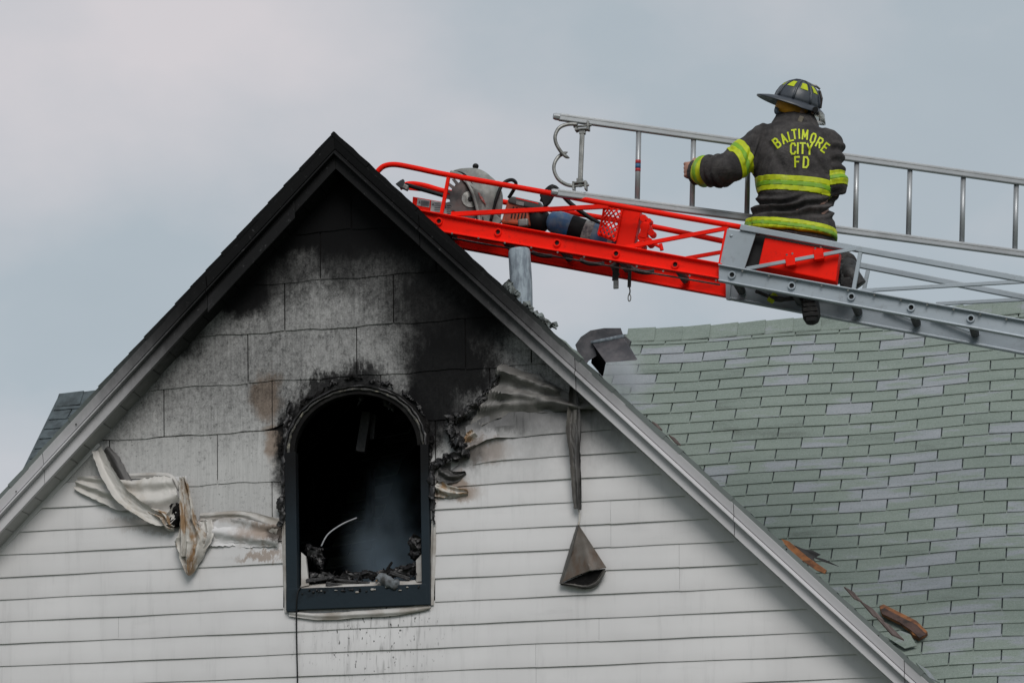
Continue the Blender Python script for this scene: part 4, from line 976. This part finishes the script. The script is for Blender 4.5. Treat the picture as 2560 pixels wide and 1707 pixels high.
# ---------------------------------------------------------------- firefighter kneeling on the ladder, back to us
ff = thing('person', 'firefighter in dark coat with lime bands and helmet, kneeling on the ladder', 'person', P(1985, 720, .80))
m_skin = simple('skin', (.42, .225, .165), .5, 0, .12, 20, bump=.1, bscale=120)
def coat_mat():
    m = Mat('dark_coat', .85, 0, .2); c = m.coord(house)
    a = m.noise(c, 8, 6, .72); b = m.noise(c, 16, 5, .65); w = m.noise(c, 420, 2, .5)
    col = m.mix(a.ss(.35, .68), (.036, .033, .034), (.088, .081, .079)); col = m.mix(b.ss(.62, .82) * .6, col, (.11, .078, .070))
    m.color(col); m.bump(w * .4 + b + m.noise(m.mapping(c, (1, 1, 1.6)), 34, 5, .7, 1.2) * 1.2, .9, .008); return m.m
m_coat = coat_mat()
def hiviz(name, col, d):
    m = Mat(name, .55, 0, .4); c = m.coord(house); b = m.noise(c, 22, 4, .6)
    m.color(m.mix(b.ss(.42, .75) * .7, col, d)); m.bump(m.noise(c, 60, 3), .15, .003); return m.m
m_lime = hiviz('lime_tape', (.46, .53, .004), (.24, .29, .015)); m_limed = hiviz('lime_reflective', (.17, .36, .010), (.22, .34, .10))
YB = .80
lv = [  # py, left px, right px, depth radius, y centre, drop to the right (px)
    (309, 1951, 2026, .075, .87, 2), (318, 1928, 2047, .095, .86, 3), (331, 1899, 2070, .125, .845, 4), (350, 1884, 2084, .145, .83, 5), (378, 1880, 2092, .155, .815, 5), (410, 1880, 2094, .158, .805, 5),
    (445, 1886, 2092, .155, .80, 5), (478, 1893, 2088, .150, .795, 7), (505, 1895, 2084, .148, .795, 9), (530, 1886, 2086, .152, .80, 12), (552, 1876, 2090, .160, .80, 14), (572, 1866, 2092, .166, .80, 16), (590, 1862, 2094, .170, .80, 18)]
def torso_rings(shrink=0.0, levels=lv, n=36):
    rings = []
    for py, l, r, dp, yc, dr in levels:
        a, b = P(l, py - dr / 2, yc), P(r, py + dr / 2, yc); c = (a + b) / 2; sx = (b - a) / 2; sx = sx * (1 - shrink / sx.length); d_ = dp - shrink; ring = []
        for k in range(n):
            t = 2 * math.pi * k / n; e_ = .78; ct, st = math.cos(t), math.sin(t)
            ring.append(c + sx * (abs(ct) ** e_ * (1 if ct > 0 else -1)) + Vector((0, d_ * abs(st) ** e_ * (1 if st > 0 else -1), 0)))
        rings.append(ring)
    return rings
SH_L, EL_L, WR_L = P(1904, 356, .80), P(1822, 424, .655), P(1741, 433, .815)
SH_R, EL_R, WR_R = P(2070, 366, .80), P(2088, 474, .79), P(2046, 462, 1.00)
armL = [SH_L + Vector((.05, 0, .0)), SH_L, lerp(SH_L, EL_L, .5), EL_L, lerp(EL_L, WR_L, .55), WR_L]
armR = [SH_R + Vector((-.05, 0, .0)), SH_R, lerp(SH_R, EL_R, .5), EL_R, lerp(EL_R, WR_R, .55), WR_R]
radL = [.085, .095, .096, .082, .074, .066]; radR = [.085, .092, .076, .070, .066, .060]
coat = MB().loft(torso_rings())
for pts, rr in ((armL, radL), (armR, radR)):
    path = smooth_path(pts, 6); n = len(path); coat.tube(path, [piecewise([(i / 5, r) for i, r in enumerate(rr)], i / (n - 1)) for i in range(n)], 22)
cme = remesh(coat, .0085, 6)
bmc = bmesh.new(); bmc.from_mesh(cme); bmc.normal_update()
axL = [(SH_L, EL_L), (EL_L, WR_L)]
def seg_d(p, a, b):
    d = b - a; t = max(0, min(1, (p - a).dot(d) / d.length_squared)); return (p - a - d * t).length, t
for v in bmc.verts:
    p = v.co; px, py = PIX(p)
    # soft vertical sag folds on the back, tight cross creases at waist and elbows
    f = .010 * nz((p.x * 7, p.y * 3, p.z * 3.2), 1, 4) + .006 * nz((p.x * 16, p.y * 6, p.z * 7), 1, 9)
    waist = math.exp(-((py - 515) / 26) ** 2)
    f += waist * .012 * math.sin((py + (px - 1980) * .16 + 14 * nz((p.x * 6, 0, p.z * 4), 1, 2)) * .30)
    f += .008 * math.exp(-((px - 1900) / 30) ** 2) * math.exp(-((py - 400) / 60) ** 2) * math.sin(px * .35 + py * .12)
    dL, t = seg_d(p, EL_L, WR_L)
    if dL < .12 and px < 1860: f += .007 * math.sin(t * 26 + 2.4 * nz(p, 12)) * (1 - abs(t - .4))
    dR, t = seg_d(p, SH_R, EL_R)
    if dR < .12 and px > 2080: f += .005 * math.sin(t * 24)
    # diagonal drape lines from the shoulders
    f -= .007 * math.exp(-((px - 2040 - (py - 400) * .75) / 9) ** 2) * (1 if 370 < py < 440 else 0) + .006 * math.exp(-((px - 1935 - (py - 380) * .55) / 8) ** 2) * (1 if 350 < py < 440 else 0)
    calm = max(math.exp(-((py - 461 - (px - 1990) * .05) / 26) ** 2), math.exp(-((py - 566 - (px - 1980) * .11) / 22) ** 2)) if px > 1880 else 0.0
    v.co = p + v.normal * f * 2.0 * (1 - .75 * calm)
bmc.to_mesh(cme)
bvh = BVHTree.FromBMesh(bmc)
def finish(me, mat, name, parent, smooth=True, label=None):
    if smooth: me.polygons.foreach_set('use_smooth', [True] * len(me.polygons))
    b = BASE[ff]; me.transform(Matrix.Translation(-b)); return link(name, me, mat, parent, label=label)
def band_from(planes, keep, off, mat, name, parent):
    """a strip of tape lying on the coat between two cutting planes"""
    bm = bmc.copy()
    for co_, no in planes:
        bmesh.ops.bisect_plane(bm, geom=bm.verts[:] + bm.edges[:] + bm.faces[:], plane_co=co_, plane_no=no)
    bm.normal_update()
    dele = []
    for f in bm.faces:
        c = f.calc_center_median()
        if any((c - co_).dot(no) < 0 for co_, no in planes) or not keep(c): dele.append(f)
    bmesh.ops.delete(bm, geom=dele, context='FACES')
    bm.normal_update()
    for v in bm.verts: v.co = v.co + v.normal * off
    me = bpy.data.meshes.new(name); bm.to_mesh(me); bm.free(); 
    me2 = evaluated(me, lambda o: setattr(o.modifiers.new('s', 'SOLIDIFY'), 'thickness', .003))
    return finish(me2, mat, name, parent)
coat_o = None
def plane_px(l, r, up):
    a, b = P(*l, .66), P(*r, .66); d = (b - a).normalized(); n = Vector((0, 1, 0)).cross(d); n = n if (n.z > 0) == up else -n
    return a, n
def torso_tape(l0, r0, l1, r1, keep, parent):
    for i, (u0, u1, mt) in enumerate(((0, .36, m_lime), (.36, .66, m_limed), (.66, 1, m_lime))):
        L0, L1 = (lerp(l0[0], l1[0], u0), lerp(l0[1], l1[1], u0)), (lerp(l0[0], l1[0], u1), lerp(l0[1], l1[1], u1))
        R0, R1 = (lerp(r0[0], r1[0], u0), lerp(r0[1], r1[1], u0)), (lerp(r0[0], r1[0], u1), lerp(r0[1], r1[1], u1))
        band_from([plane_px(L0, R0, False), plane_px(L1, R1, True)], keep, .0035 + .0008 * (i == 1), mt, 'reflective_band', parent)
coat_o = link('coat', cme, m_coat, ff); cme.polygons.foreach_set('use_smooth', [True] * len(cme.polygons)); cme.transform(Matrix.Translation(-BASE[ff]))
def kt(c): q = PIX(c); return q[0] > 1884 - (q[1] - 440) * .1 and seg_d(c, EL_L, WR_L)[0] > .10 
torso_tape((1900, 436), (2096, 447), (1888, 472), (2092, 485), lambda c: kt(c) and PIX(c)[0] < 2096 and (seg_d(c, SH_R, EL_R)[0] > .085 or PIX(c)[0] < 2075), coat_o)
torso_tape((1872, 539), (2094, 562), (1862, 566), (2096, 592), lambda c: True, coat_o)
def sleeve_tape(a, b, t0, t1, rmax, parent, tilt=Vector(), xok=lambda c: True):
    d = ((b - a).normalized() + tilt).normalized()
    for i, (u0, u1, mt) in enumerate(((0, .36, m_lime), (.36, .64, m_limed), (.64, 1, m_lime))):
        p0, p1 = a + (b - a) * lerp(t0, t1, u0), a + (b - a) * lerp(t0, t1, u1)
        band_from([(p0, d), (p1, -d)], lambda c: seg_d(c, a, b)[0] < rmax and xok(c), .0035, mt, 'reflective_band', parent)
sleeve_tape(SH_L, EL_L, .50, .86, .125, coat_o, Vector((-.35, 0, .18)), lambda c: PIX(c)[0] < 1884)
sleeve_tape(EL_L, WR_L, .62, .90, .10, coat_o)
sleeve_tape(SH_R, EL_R, .66, .98, .12, coat_o, xok=lambda c: PIX(c)[0] > 2074)
# collar
def ringpx(py, l, r, dp, yc, dr, n=28):
    a, b = P(l, py - dr / 2, yc), P(r, py + dr / 2, yc); c = (a + b) / 2
    return [c + (b - a) / 2 * math.cos(2 * math.pi * k / n) + Vector((0, dp * math.sin(2 * math.pi * k / n), .010 * math.sin(2 * math.pi * k / n))) for k in range(n)]
col = MB().loft([ringpx(322, 1924, 2050, .098, .86, 4), ringpx(311, 1930, 2047, .094, .865, 4), ringpx(297, 1937, 2040, .088, .875, 5), ringpx(286, 1943, 2034, .082, .88, 6), ringpx(288, 1950, 2027, .074, .88, 6), ringpx(312, 1946, 2032, .08, .865, 4)], False)
col.v = [v + Vector((nz(v, 14, 3), nz(v, 14, 6), nz(v, 18, 8))) * .008 for v in col.v]
part('collar', col, m_coat, ff, smooth=True)
tab = P(2002, 299, .775); part('collar_tab', MB().box(tab, (.028, .016, .036), Matrix.Rotation(rad(25), 3, 'Y')), simple('tan_tab', (.20, .175, .135), .8), ff, bevel=.005)
part('collar_strap', MB().tube(smooth_path([P(1982, 305, .785), P(2000, 308, .775), P(2016, 306, .785)]), .008, 8), m_black, ff, smooth=True)
part('coat_lining', MB().loft([ringpx(590, 1868, 2088, .155, .80, 18), ringpx(600, 1872, 2088, .15, .80, 18)], True), m_coat, ff)

# lettering on the back, stroke by stroke, laid on the coat
FONT = {'B': [[(0, 0), (0, 1), (.62, 1), (.8, .86), (.8, .66), (.62, .53), (0, .53)], [(.62, .53), (.85, .40), (.85, .14), (.65, 0), (0, 0)]], 'A': [[(0, 0), (.42, 1), (.84, 0)], [(.17, .36), (.67, .36)]], 'L': [[(0, 1), (0, 0), (.72, 0)]],
        'T': [[(0, 1), (.84, 1)], [(.42, 1), (.42, 0)]], 'I': [[(.42, 1), (.42, 0)]], 'M': [[(0, 0), (0, 1), (.48, .25), (.96, 1), (.96, 0)]], 'O': [[(.2, 0), (0, .2), (0, .8), (.2, 1), (.6, 1), (.8, .8), (.8, .2), (.6, 0), (.2, 0)]],
        'R': [[(0, 0), (0, 1), (.62, 1), (.82, .84), (.82, .62), (.62, .48), (0, .48)], [(.42, .48), (.84, 0)]], 'E': [[(.76, 1), (0, 1), (0, 0), (.76, 0)], [(0, .52), (.6, .52)]], 'C': [[(.8, .8), (.62, 1), (.2, 1), (0, .8), (0, .2), (.2, 0), (.62, 0), (.8, .2)]],
        'Y': [[(0, 1), (.42, .48), (.84, 1)], [(.42, .48), (.42, 0)]], 'F': [[(.74, 1), (0, 1), (0, 0)], [(0, .52), (.6, .52)]], 'D': [[(0, 0), (0, 1), (.52, 1), (.8, .76), (.8, .24), (.52, 0), (0, 0)]]}
letters = [('B', 1942, 357.5, -36, 27), ('A', 1959.5, 347, -26, 27), ('L', 1977, 341, -14, 26), ('T', 1986, 336, -8, 26), ('I', 1998, 335, -3, 26), ('M', 2012.5, 337, 5, 26), ('O', 2033, 346, 16, 27), ('R', 2049, 357, 27, 27), ('E', 2063.5, 370, 36, 27),
           ('C', 1983, 372, 0, 30), ('I', 1994.5, 371, 1, 30), ('T', 2006.5, 371, 1, 30), ('Y', 2024, 373, 2, 30), ('F', 1993.5, 405, -1, 29), ('D', 2015, 406, 3, 30)]
sidev, upv = Vector((1, 0, 0)), Vector((0, 0, 1))
m_text = hiviz('lime_lettering', (.52, .60, .006), (.40, .48, .02))
def on_coat(px, py, off=.004):
    o = CAML; d = (P(px, py, .66) - CAML).normalized()
    h = bvh.ray_cast(o, d); return (h[0] - d * off) if h[0] else P(px, py, .66)
for ch, cx, cy, rot, hh in letters:
    mb = MB(); sw = hh * .15; hh = hh - sw; wn_ = .56 if ch != 'M' else .54; ww = hh * wn_
    cr_, sr_ = math.cos(rad(rot)), math.sin(rad(rot))
    def tp(q):
        u, v = (q[0] - .42 * (1.12 if ch == 'M' else 1)) * ww, -(q[1] - .5) * hh
        return Vector((cx + u * cr_ - v * sr_, cy + u * sr_ + v * cr_))
    for st in FONT[ch]:
        pts = [tp(q) for q in st]
        for a, b in zip(pts, pts[1:]):
            d = (b - a); L = d.length; d = d / L; nrm = Vector((-d.y, d.x)) * sw / 2; ns = max(2, int(L / 3)); e0, e1 = a - d * sw * .38, b + d * sw * .38
            rows = [[on_coat(*(lerp(e0, e1, k / ns) + nrm * j)) for j in (-1, 0, 1)] for k in range(ns + 1)]
            mb.grid(rows)
    part('letter', mb, m_text, coat_o)

# trousers and boots
HL, KL, AL, TLn = P(1945, 596, .80), P(1958, 672, 1.14), P(2022, 726, .80), P(2031, 806, .735)
HR, KR, AR, TRn = P(2030, 602, .80), P(2090, 668, 1.14), P(2116, 664, .84), P(2124, 724, .77)
tro = MB().loft([ringpx(575, 1876, 2084, .14, .80, 16), ringpx(600, 1876, 2086, .15, .81, 16), ringpx(628, 1890, 2090, .13, .84, 16)], True)
for h, k, a in ((HL, KL, AL), (HR, KR, AR)):
    pth = smooth_path([h, k, lerp(k, a, .5), lerp(k, a, .85)], 6); tro.tube(pth, [lerp(.10, .075, i / (len(pth) - 1)) for i in range(len(pth))], 18)
tme = remesh(tro, .012, 4); b_ = bmesh.new(); b_.from_mesh(tme); b_.normal_update()
for v in b_.verts: v.co += v.normal * .008 * nz(v.co, 10, 5)
b_.to_mesh(tme); b_.free(); tro_o = finish(tme, m_coat, 'trousers', ff)
part('reflective_band', MB().tube([P(1926, 740, .80), P(1938, 750, .80)], [.032, .028], 10, flat=.5), m_lime, tro_o, smooth=True)
part('trouser_cuff', MB().tube(smooth_path([P(1890, 728, .82), P(1925, 742, .80), P(1950, 748, .80), P(1985, 746, .82)]), [.01] * 6 + [.016] * 8 + [.012] * 5, 10), m_coat, tro_o, smooth=True)
for a, t in ((AL, TLn), (AR, TRn)):
    d = (t - a); bo_ = MB(); up_ = Vector((0, -1, 0))
    pth = [a + Vector((0, .08, .03)), a, lerp(a, t, .3), lerp(a, t, .6), lerp(a, t, .85), t, t + d * .06]
    bo_.tube(pth, [.052, .056, .050, .052, .050, .036, .012], 18, flat=.75, up=(1, 0, 0))
    bt = part('boot', bo_, m_rubber, ff, smooth=True)
    so = MB()
    for k in range(7):
        q = lerp(a, t, .05 + k * .15); w_ = piecewise([(0, .040), (.45, .034), (.8, .046), (1, .03)], k / 6); so.box(q + Vector((0, -.040, 0)), (w_ * 2, .014, .022))
    part('sole_lug', so, m_rubber, bt, bevel=.003)
part('boot_shaft', MB().tube(smooth_path([P(2090, 690, .95), P(2108, 680, .86), P(2128, 690, .80), P(2146, 716, .80)]), [.05] * 6 + [.058] * 7 + [.05] * 6, 16), m_rubber, ff, smooth=True)

# body: one continuous figure inside the clothes
def capsule(mb, pts, rr, n=14):
    p = smooth_path(pts, 4); mb.tube(p, [piecewise([(i / (len(rr) - 1), r) for i, r in enumerate(rr)], i / (len(p) - 1)) for i in range(len(p))], n); return mb
bd = MB().loft(torso_rings(.03, lv))
hc = P(1990, 283, .90); fw = Vector((.80, .56, -.16)).normalized(); sd_ = fw.cross(Vector((0, 0, 1))).normalized(); uh = sd_.cross(fw)
HR3 = Matrix((sd_, fw, uh)).transposed()
bd.ball(hc + uh * .02, (.076, .096, .115), HR3, 20, 14)
bd.ball(hc + fw * .02 - uh * .065, (.055, .07, .05), HR3)                  # jaw
bd.ball(hc + fw * .100 - uh * .018, (.014, .022, .024), HR3, 10, 8)         # nose
bd.ball(hc + fw * .088 - uh * .055, (.026, .012, .010), HR3, 10, 8)         # mouth
for s_ in (-1, 1):
    bd.ball(hc + sd_ * .078 * s_ - uh * .01, (.012, .022, .034), HR3, 10, 8)  # ears
    bd.ball(hc + sd_ * .03 * s_ + fw * .086 + uh * .012, (.016, .010, .009), HR3, 8, 6)
capsule(bd, [P(1986, 340, .85), P(1986, 312, .87), hc - uh * .05], [.07, .06, .06])
for pts, wr in ((armL, WR_L), (armR, WR_R)): capsule(bd, pts[1:], [.062, .052, .042, .036, .031])
for h, k, a, t in ((HL, KL, AL, TLn), (HR, KR, AR, TRn)): capsule(bd, [h, k], [.085, .06]); capsule(bd, [k, lerp(k, a, .4), a], [.058, .055, .038]); capsule(bd, [a, t], [.036, .026])
rg = R_(1732, 428)                                   # rung the left hand holds
pc = Vector((rg.x - .004, rg.y - .036, P(1728, 424, .8).z))
capsule(bd, [WR_L, lerp(WR_L, pc, .5), pc], [.031, .032, .034]); bd.ball(pc, (.036, .020, .046), Matrix.Rotation(rad(-8), 3, 'Y'))
for k in range(4):
    z = pc.z + .034 - k * .0225; ln = (.9, 1.0, .96, .8)[k]
    bd.tube(smooth_path([(pc.x - .012, pc.y + .002, z), (pc.x - .036, pc.y + .006, z + .001), (rg.x - .030 * ln - .008, rg.y + .004, z), (rg.x - .012, rg.y + .026, z - .002), (rg.x + .014 * ln, rg.y + .024, z - .003)], 4), [.0105] * 5 + [.0098] * 6 + [.0088] * 6, 8)
bd.tube(smooth_path([(pc.x + .012, pc.y, pc.z + .036), (pc.x + .020, pc.y + .012, pc.z + .056), (rg.x + .020, rg.y + .012, pc.z + .056), (rg.x + .006, rg.y + .030, pc.z + .050)], 4), [.0125] * 6 + [.0105] * 7, 8)
pr = WR_R + Vector((-.03, .07, 0)); capsule(bd, [WR_R, pr], [.031, .033]); bd.ball(pr + Vector((-.01, .03, 0)), (.030, .046, .020))
for k in range(4):
    x_ = pr.x - .036 + k * .0225; bd.tube(smooth_path([(x_, pr.y + .05, pr.z), (x_, pr.y + .085, pr.z), (x_, pr.y + .105, pr.z - .018), (x_, pr.y + .09, pr.z - .042)], 3), .0095, 8)
bd.tube(smooth_path([pr + Vector((.03, .02, 0)), pr + Vector((.048, .045, -.008)), pr + Vector((.045, .07, -.02))], 3), .0105, 8)
bme = remesh(bd, .0052, 2); finish(bme, m_skin, 'body', ff)
ha = part('hair', MB().ball(hc + uh * .012 - fw * .006, (.082, .100, .108), HR3, 18, 12).ball(hc - fw * .045 - uh * .07, (.07, .06, .07), HR3, 14, 10), simple('dark_hair', (.012, .010, .010), .7, 0, .2, 60), ff, smooth=True)
part('finger_ring', MB().tube([pc + Vector((-.030, .004, .012 )), pc + Vector((-.030, .012, .010))], .012, 10), m_black, ff, smooth=True)

# helmet
m_hel = simple('helmet_shell', (.035, .042, .055), .38, 0, .2, 10, (.055, .062, .074), .1, 30)
m_yel = simple('ear_flap_yellow', (.62, .27, .008), .7, 0, .2, 20)
Ho = P(1992, 257, .90); hf = Vector((.86, .40, -.24)).normalized(); hs = (hf.cross(Vector((0, 0, 1))).normalized() + Vector((0, 0, -.28))).normalized(); hs = (hs - hf * hs.dot(hf)).normalized(); hu = hs.cross(hf)
def HP(f, s, u): return Ho + hf * f + hs * s + hu * u
def crown(t, e, r=0.0): return HP((.132 + r) * math.cos(e) * math.cos(t), (.112 + r) * math.cos(e) * math.sin(t), (.122 + r) * math.sin(e) + .0)
hel = part('helmet', MB().loft([[crown(2 * math.pi * k / 40, e_) for k in range(40)] for e_ in [rad(q) for q in (-4, 8, 20, 32, 44, 55, 66, 76, 84, 88.5)]], True), m_hel, ff, smooth=True)
def brim(t):
    c_, s_ = math.cos(t), math.sin(t)
    f = (.165 if c_ > 0 else .235) * c_; s__ = .150 * s_
    return f, s__
bt_, rings = [], []
for a in range(48):
    t = 2 * math.pi * a / 48; f, s__ = brim(t); dr = -.012 - .020 * abs(math.sin(t)) ** 2 - (.004 if math.cos(t) > 0 else .010 * math.cos(t) ** 2)
    i0 = (.126 * math.cos(t), .106 * math.sin(t))
    rings.append([HP(i0[0], i0[1], .006), HP(lerp(i0[0], f, .5), lerp(i0[1], s__, .5), dr * .35 + .004), HP(f, s__, dr + .003), HP(f * 1.005, s__ * 1.005, dr - .003), HP(lerp(i0[0], f, .5), lerp(i0[1], s__, .5), dr * .4 - .004), HP(i0[0], i0[1], -.004)])
rings.append(rings[0]); part('brim', MB().loft(rings, False), m_hel, hel, smooth=True)
for k in range(8):
    t = 2 * math.pi * (k + .5) / 8
    part('rib', MB().tube([crown(t, rad(q), .002) for q in (2, 14, 28, 42, 56, 70, 82, 90)], [.0075, .0075, .007, .007, .006, .006, .005, .004], 8), m_hel, hel, smooth=True)
for k in range(8):
    t0 = 2 * math.pi * (k + .5) / 8
    if k in (7,): continue
    rows = [[crown(t0 + 2 * math.pi / 8 * lerp(.22 + .06 * (e_ - 30) / 30, .78 - .06 * (e_ - 30) / 30, j / 5), rad(e_), .0025) for j in range(6)] for e_ in (34, 42, 50, 57)]
    part('reflective_patch', MB().grid(rows), m_lime, hel, smooth=True)
part('front_shield', MB().prism([HP(.128, -.045, .005), HP(.128, .045, .005), HP(.118, .05, .06), HP(.100, .02, .100), HP(.100, -.02, .100), HP(.118, -.05, .06)], hf * .012), simple('leather_shield', (.03, .022, .02), .6), hel, bevel=.003)
part('shield_holder', MB().tube([HP(.05, 0, .118), HP(.08, 0, .118), HP(.108, 0, .108)], [.005, .007, .006], 8), m_steel, hel, smooth=True)
fl = []
for e_, r_ in ((.0, 1.0), (-.022, 1.04), (-.048, 1.06), (-.072, 1.03)):
    fl.append([HP(.108 * r_ * math.cos(t), .096 * r_ * math.sin(t), e_ - .008 - .02 * (math.cos(t) > .2) * 0) for t in [rad(lerp(62, 298, k / 24)) for k in range(25)]])
part('ear_flap', MB().sheet(fl, hf * .004), m_yel, hel, smooth=True)
glass = Mat('clear_visor', .12, 0, .5); glass.color((.62, .62, .58)); glass.b.inputs['Transmission Weight'].default_value = .85; glass.b.inputs['IOR'].default_value = 1.2
vz = []
for u in range(3):
    vz.append([HP((.150 + .012 * u) * math.cos(t) + .02, (.142 + .006 * u) * math.sin(t), -.020 - .026 * u) for t in [rad(lerp(-52, 52, k / 18)) for k in range(19)]])
part('face_shield', MB().sheet(vz, hf * .003), glass.m, hel, smooth=True)
for s_ in (-1, 1):
    part('visor_hinge', MB().tube([HP(.085, .128 * s_, -.022), HP(.085, .142 * s_, -.022)], .016, 12), m_black, hel, auto=40)
    part('chin_strap', MB().bar(HP(.03, .088 * s_, -.02), HP(.07, .060 * s_, -.14), .016, .004, hf), m_black, hel)
q = P(1941, 277, .82); part('ear_cup', MB().ball(q, (.014, .016, .022), nu=12, nv=8), simple('grey_plastic', (.10, .13, .17), .35), hel, smooth=True)
bmc.free()

# ---------------------------------------------------------------- smoke
def smoke(name, label, c, size, dens, col, seed, sc=3.0, parent=None):
    m = bpy.data.materials.new(name); m.use_nodes = True; nt = m.node_tree; nt.nodes.clear()
    out = nt.nodes.new('ShaderNodeOutputMaterial'); pv = nt.nodes.new('ShaderNodeVolumePrincipled'); pv.inputs['Color'].default_value = (*col, 1); pv.inputs['Anisotropy'].default_value = .1
    tc = nt.nodes.new('ShaderNodeTexCoord'); mp = nt.nodes.new('ShaderNodeMapping'); mp.inputs['Location'].default_value = (seed, 0, 0); nt.links.new(tc.outputs['Object'], mp.inputs[0])
    no = nt.nodes.new('ShaderNodeTexNoise'); no.inputs['Scale'].default_value = sc; no.inputs['Detail'].default_value = 4; nt.links.new(mp.outputs[0], no.inputs[0])
    ln = nt.nodes.new('ShaderNodeVectorMath'); ln.operation = 'LENGTH'; nt.links.new(tc.outputs['Object'], ln.inputs[0])
    fall = X(nt, ln.outputs['Value']).ss(1.0, .15); d = (X(nt, no.outputs[0]).ss(.38, .72) * fall) * dens
    nt.links.new(d.v, pv.inputs['Density']); nt.links.new(pv.outputs[0], out.inputs['Volume'])
    mb = MB().ball((0, 0, 0), (1, 1, 1), nu=20, nv=12); me = mesh_of(mb); me.name = name
    o = bpy.data.objects.new(name, me); C.objects.link(o); me.materials.append(m)
    o.matrix_world = M @ Matrix.Translation(c) @ Matrix.Diagonal((*size, 1)); o['kind'] = 'stuff'; tag(o, label, 'smoke'); return o
smoke('smoke', 'pale smoke wisp drifting off roof beside the dark vent', P(1552, 950, 1.75), (.22, .30, .28), 13.0, (.92, .94, .97), 1.3, 2.2)
smoke('attic_smoke', 'blue gray smoke hanging in dark attic behind arched window', P(990, 1350, .70), (.36, .46, .56), 4.2, (.60, .76, .90), 4.1, 1.6)
